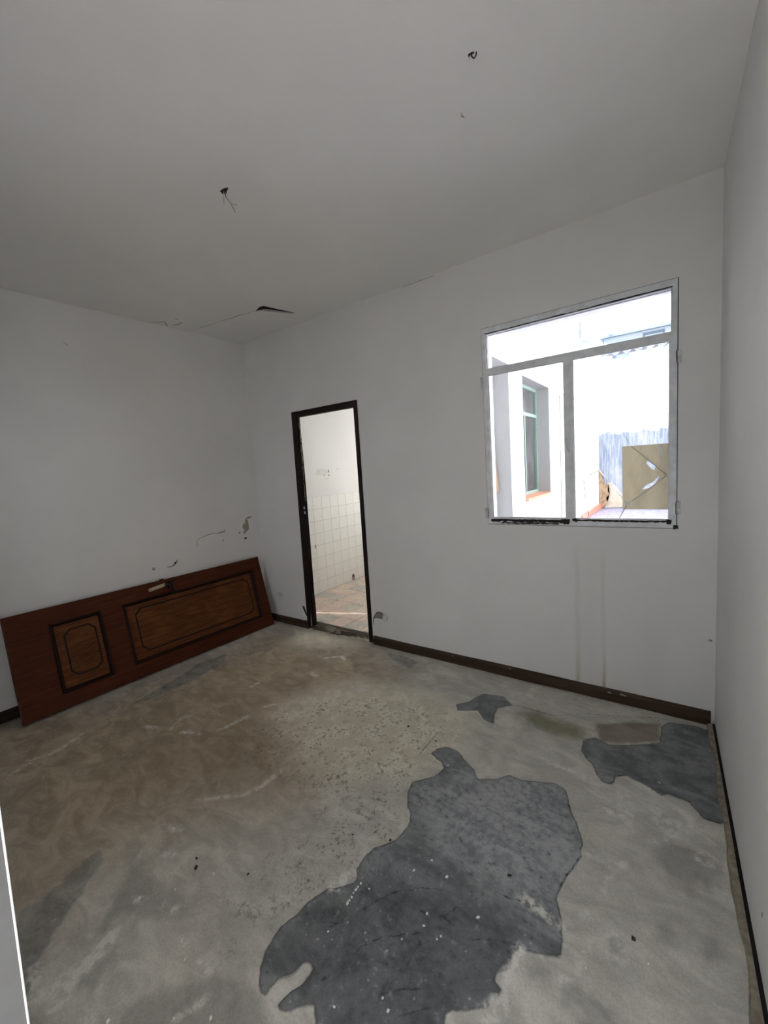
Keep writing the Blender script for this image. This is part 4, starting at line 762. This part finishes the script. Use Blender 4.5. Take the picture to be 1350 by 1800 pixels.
obj('bracket', new_box((-0.034, -0.05, 1.945), (0.045, 0.05, 1.965), 0.003), M_STEEL2, t); tag(t, 'pale drainpipe on the courtyard wall behind the window mullion', 'pipe')
bm = bmesh.new(); tube(bm, [(2.215, 5.05, 3.12), (2.215, 5.9, 3.095), (2.215, 6.85, 3.085)], 0.012, 8); tag(obj('wall_cable', bm, M_SOOT, None, True), 'grey cable running along the top of the courtyard wall', 'cable')
# corrugated sheet on top of the rear wall
bm = bmesh.new(); n = 220; T = []
for i in range(n+1):
    x = 2.25 + 4.35*i/n; d = 0.03*math.cos(2*math.pi*(x-2.25)/0.19); T.append([bm.verts.new(p) for p in ((x, 6.70, 3.465 + d), (x, 8.6, 3.85 + d), (x, 8.6, 3.842 + d), (x, 6.70, 3.457 + d))])
for i in range(n):
    for k in range(4): bm.faces.new((T[i][k], T[i][(k+1) % 4], T[i+1][(k+1) % 4], T[i+1][k]))
bm.faces.new(T[0]); bm.faces.new(T[-1][::-1])
tag(obj('corrugated_roof', bm, plain('grey_fibre_cement', (0.14, 0.15, 0.175), 0.9, var=0.2, scale=8)), 'grey corrugated roof sheet on the courtyard wall', 'roof')
# neighbouring house
t = empty('neighbour_house', (4.5, 14.0, 0)); M_FAR = plain('pale_blue_white_render', (0.40, 0.46, 0.53), 0.9, var=0.04); M_EAVE = plain('blue_grey_eave', (0.10, 0.14, 0.19), 0.7, var=0.1); M_FARWIN = plain('dark_blue_pane', (0.09, 0.13, 0.24), 0.3, var=0.1)  # far pane in an even dark blue
def hp(name, bm, mat, parent=None):
    for v in bm.verts: v.co -= Vector((4.5, 14.0, 0))
    return obj(name, bm, mat, parent or t)
hp('wall', wall_panel((0, 14.0, 0), (1, 0, 0), (0, 4.0, 0), (1.38, 8.0), (0, 5.55), [(1.62, 2.14, 4.3, 5.34)]), M_FAR)
hp('eave', new_box((1.26, 13.86, 5.53), (8.3, 18.3, 5.63)), M_EAVE); hp('roof', new_box((1.32, 13.95, 5.63), (8.2, 18.2, 5.70)), M_FAR)
wf = hp('window', new_box((1.62, 14.05, 4.3), (2.14, 14.09, 5.34)), M_FARWIN)
wf2 = hp('window', wall_panel((0, 13.985, 0), (1, 0, 0), (0, 0.06, 0), (2.52, 3.12), (4.2, 5.46), [(2.57, 3.07, 4.25, 5.38)]), M_EAVE); hp('pane', new_box((2.57, 13.99, 4.25), (3.07, 13.998, 5.33)), M_FAR)
tag(t, 'pale blue house with dark eave seen through the upper pane', 'house')
t = empty('chimney', (0.70, 13.5, 0)); obj('stack', new_box((-0.22, -0.2, 0), (0.22, 0.2, 5.45)), M_FAR, t); obj('cap', new_box((-0.27, -0.25, 5.45), (0.27, 0.25, 5.53)), M_FAR, t); bm = bmesh.new(); tube(bm, [(0, 0, 5.5), (0, 0, 6.7)], 0.018, 8); obj('mast', bm, M_EAVE, t, True)
tag(t, 'pale chimney with a thin mast seen through the upper pane', 'chimney')

# ------------------------------------------------------------------ unseen patio added behind the viewer to send light through the near doorway
M_PAT = plaster('white_patio_render', (0.78, 0.77, 0.75), (0.82, 0.81, 0.79), bump=0.5)
struct(obj('added_patio_floor', new_box((-0.2, -4.4, -0.2), (5.6, -2.74, -0.03)), plain('pale_patio_paving', (0.55, 0.53, 0.50), 0.8)), 'pale paving of the added unseen patio behind the doorway', 'floor')
struct(obj('added_patio_right', new_box((5.4, -3.42, -0.2), (5.6, -2.66, 4.0)), plain('grey_patio_side_render', (0.36, 0.36, 0.36), 0.9)), 'grey side wall of the added patio', 'wall')
struct(obj('added_patio_dark_end', new_box((5.42, -4.4, -0.2), (5.58, -3.42, 4.0)), plain('dark_wooden_boards', (0.10, 0.075, 0.055), 0.7)), 'dark boarded end of the added patio', 'wall')  # made-up dark end that limits the light through the doorway
struct(obj('wall_patio_return', new_box((xr(-2.66)+0.19, -2.74, -0.2), (5.4, -2.66, 3.4)), M_PAT), 'white outer wall beside the near doorway', 'wall')
struct(obj('added_patio_far', new_box((-0.2, -4.6, -0.2), (5.6, -4.4, 1.9)), plain('grey_patio_render', (0.33, 0.33, 0.33), 0.9)), 'grey far wall of the added patio', 'wall')
struct(obj('added_patio_sun_screen', new_box((-0.4, -4.4, -0.2), (-0.2, -2.74, 6.2)), M_PAT), 'tall white screen wall of the added patio, blocking the sun', 'wall')  # raised this tall to keep direct sun out of the room
added_window_rear = struct(empty('added_window_rear', (0.80, -2.73, 0.95)), 'white window added unseen in the near wall', 'window')  # out of view, added to bring more light into the room
obj('frame', wall_panel((-0.6, 0, 0), (1, 0, 0), (0, 0.05, 0), (0, 1.2), (0, 1.3), [(0.05, 0.58, 0.05, 1.25), (0.62, 1.15, 0.05, 1.25)]), M_STEEL, added_window_rear)
for _x in (-0.55, 0.02): obj('pane', new_box((_x, 0.02, 0.05), (_x + 0.53, 0.025, 1.25)), M_GLASS, added_window_rear)

# ------------------------------------------------------------------ crumbs on the floor
CRUMBS = [[2.03,-2.003],[2.068,-2.026],[2.15,-2.004],[2.266,-1.933],[2.081,-2.117],[2.0,-2.206],[2.333,-2.218],[2.445,-2.313],[2.534,-2.255],[1.805,-1.978],[2.497,-1.588],[2.292,-2.42],[2.273,-2.195],[2.659,-1.811],[2.658,-1.799],[2.657,-1.786],[2.653,-1.771],[2.654,-1.758],[2.653,-1.746],[2.654,-1.73],[2.692,-1.73],[2.793,-1.585],[2.907,-1.543],[2.829,-1.515],[2.909,-1.691],[2.919,-1.73],[2.973,-1.741],[2.98,-1.727],[2.663,-1.913],[2.811,-2.047],[2.943,-1.971],[2.914,-1.956],[2.879,-1.801],[3.058,-1.612],[3.099,-1.417],[2.504,-0.647],[2.74,-0.612],[3.523,-0.637],[3.377,-1.572],[3.527,-1.464],[2.51,-0.891],[2.31,-0.854],[3.485,-1.413],[2.645,-1.528],[3.096,-1.418],[2.652,-1.027]]
M_CRUMB = plain('white_plaster_crumb', (0.80, 0.79, 0.77), 0.9, var=0.06); M_GRIT = plain('dark_grit', (0.05, 0.047, 0.043), 0.9, var=0.3)
DARKC = {0, 1, 3, 10, 34, 40, 41, 42, 43, 44}
cm = []
for s in range(4):
    for mt in (M_CRUMB, M_GRIT):
        bm = bmesh.new(); bmesh.ops.create_icosphere(bm, subdivisions=1, radius=1.0); q = random.Random(40+s)
        for v in bm.verts: v.co = Vector((v.co.x*1.0, v.co.y*0.8, v.co.z*0.55)) * (0.7 + 0.6*q.random())
        bmesh.ops.recalc_face_normals(bm, faces=bm.faces); me = bpy.data.meshes.new('crumb'); bm.to_mesh(me); bm.free(); me.materials.append(mt); cm.append(me)
for i, (x, y) in enumerate(CRUMBS):
    dk = i in DARKC
    o = bpy.data.objects.new('grit_pebble' if dk else 'plaster_crumb', cm[(i % 4)*2 + (1 if dk else 0)]); COL.objects.link(o)
    r = (0.0055 if dk else 0.0038) + rnd.random()*0.0035; o.scale = (r, r, r); o.rotation_euler = (0, 0, rnd.random()*6); o.location = (x, y, -0.004 + r*0.3)
    if dk: tag(o, 'small dark grit pebble lying on the bare floor', 'pebble', 'dark grit on the floor')
    elif 13 <= i <= 19: tag(o, 'white plaster crumb in the short row at the edge of the slate patch', 'crumb', 'row of crumbs on the slate patch')
    elif 20 <= i <= 34: tag(o, 'single white plaster crumb on the large slate grey floor patch', 'crumb', 'scattered crumbs on the slate patch')
    else: tag(o, 'small white plaster crumb lying on the bare beige floor', 'crumb', 'plaster crumbs on the beige floor')
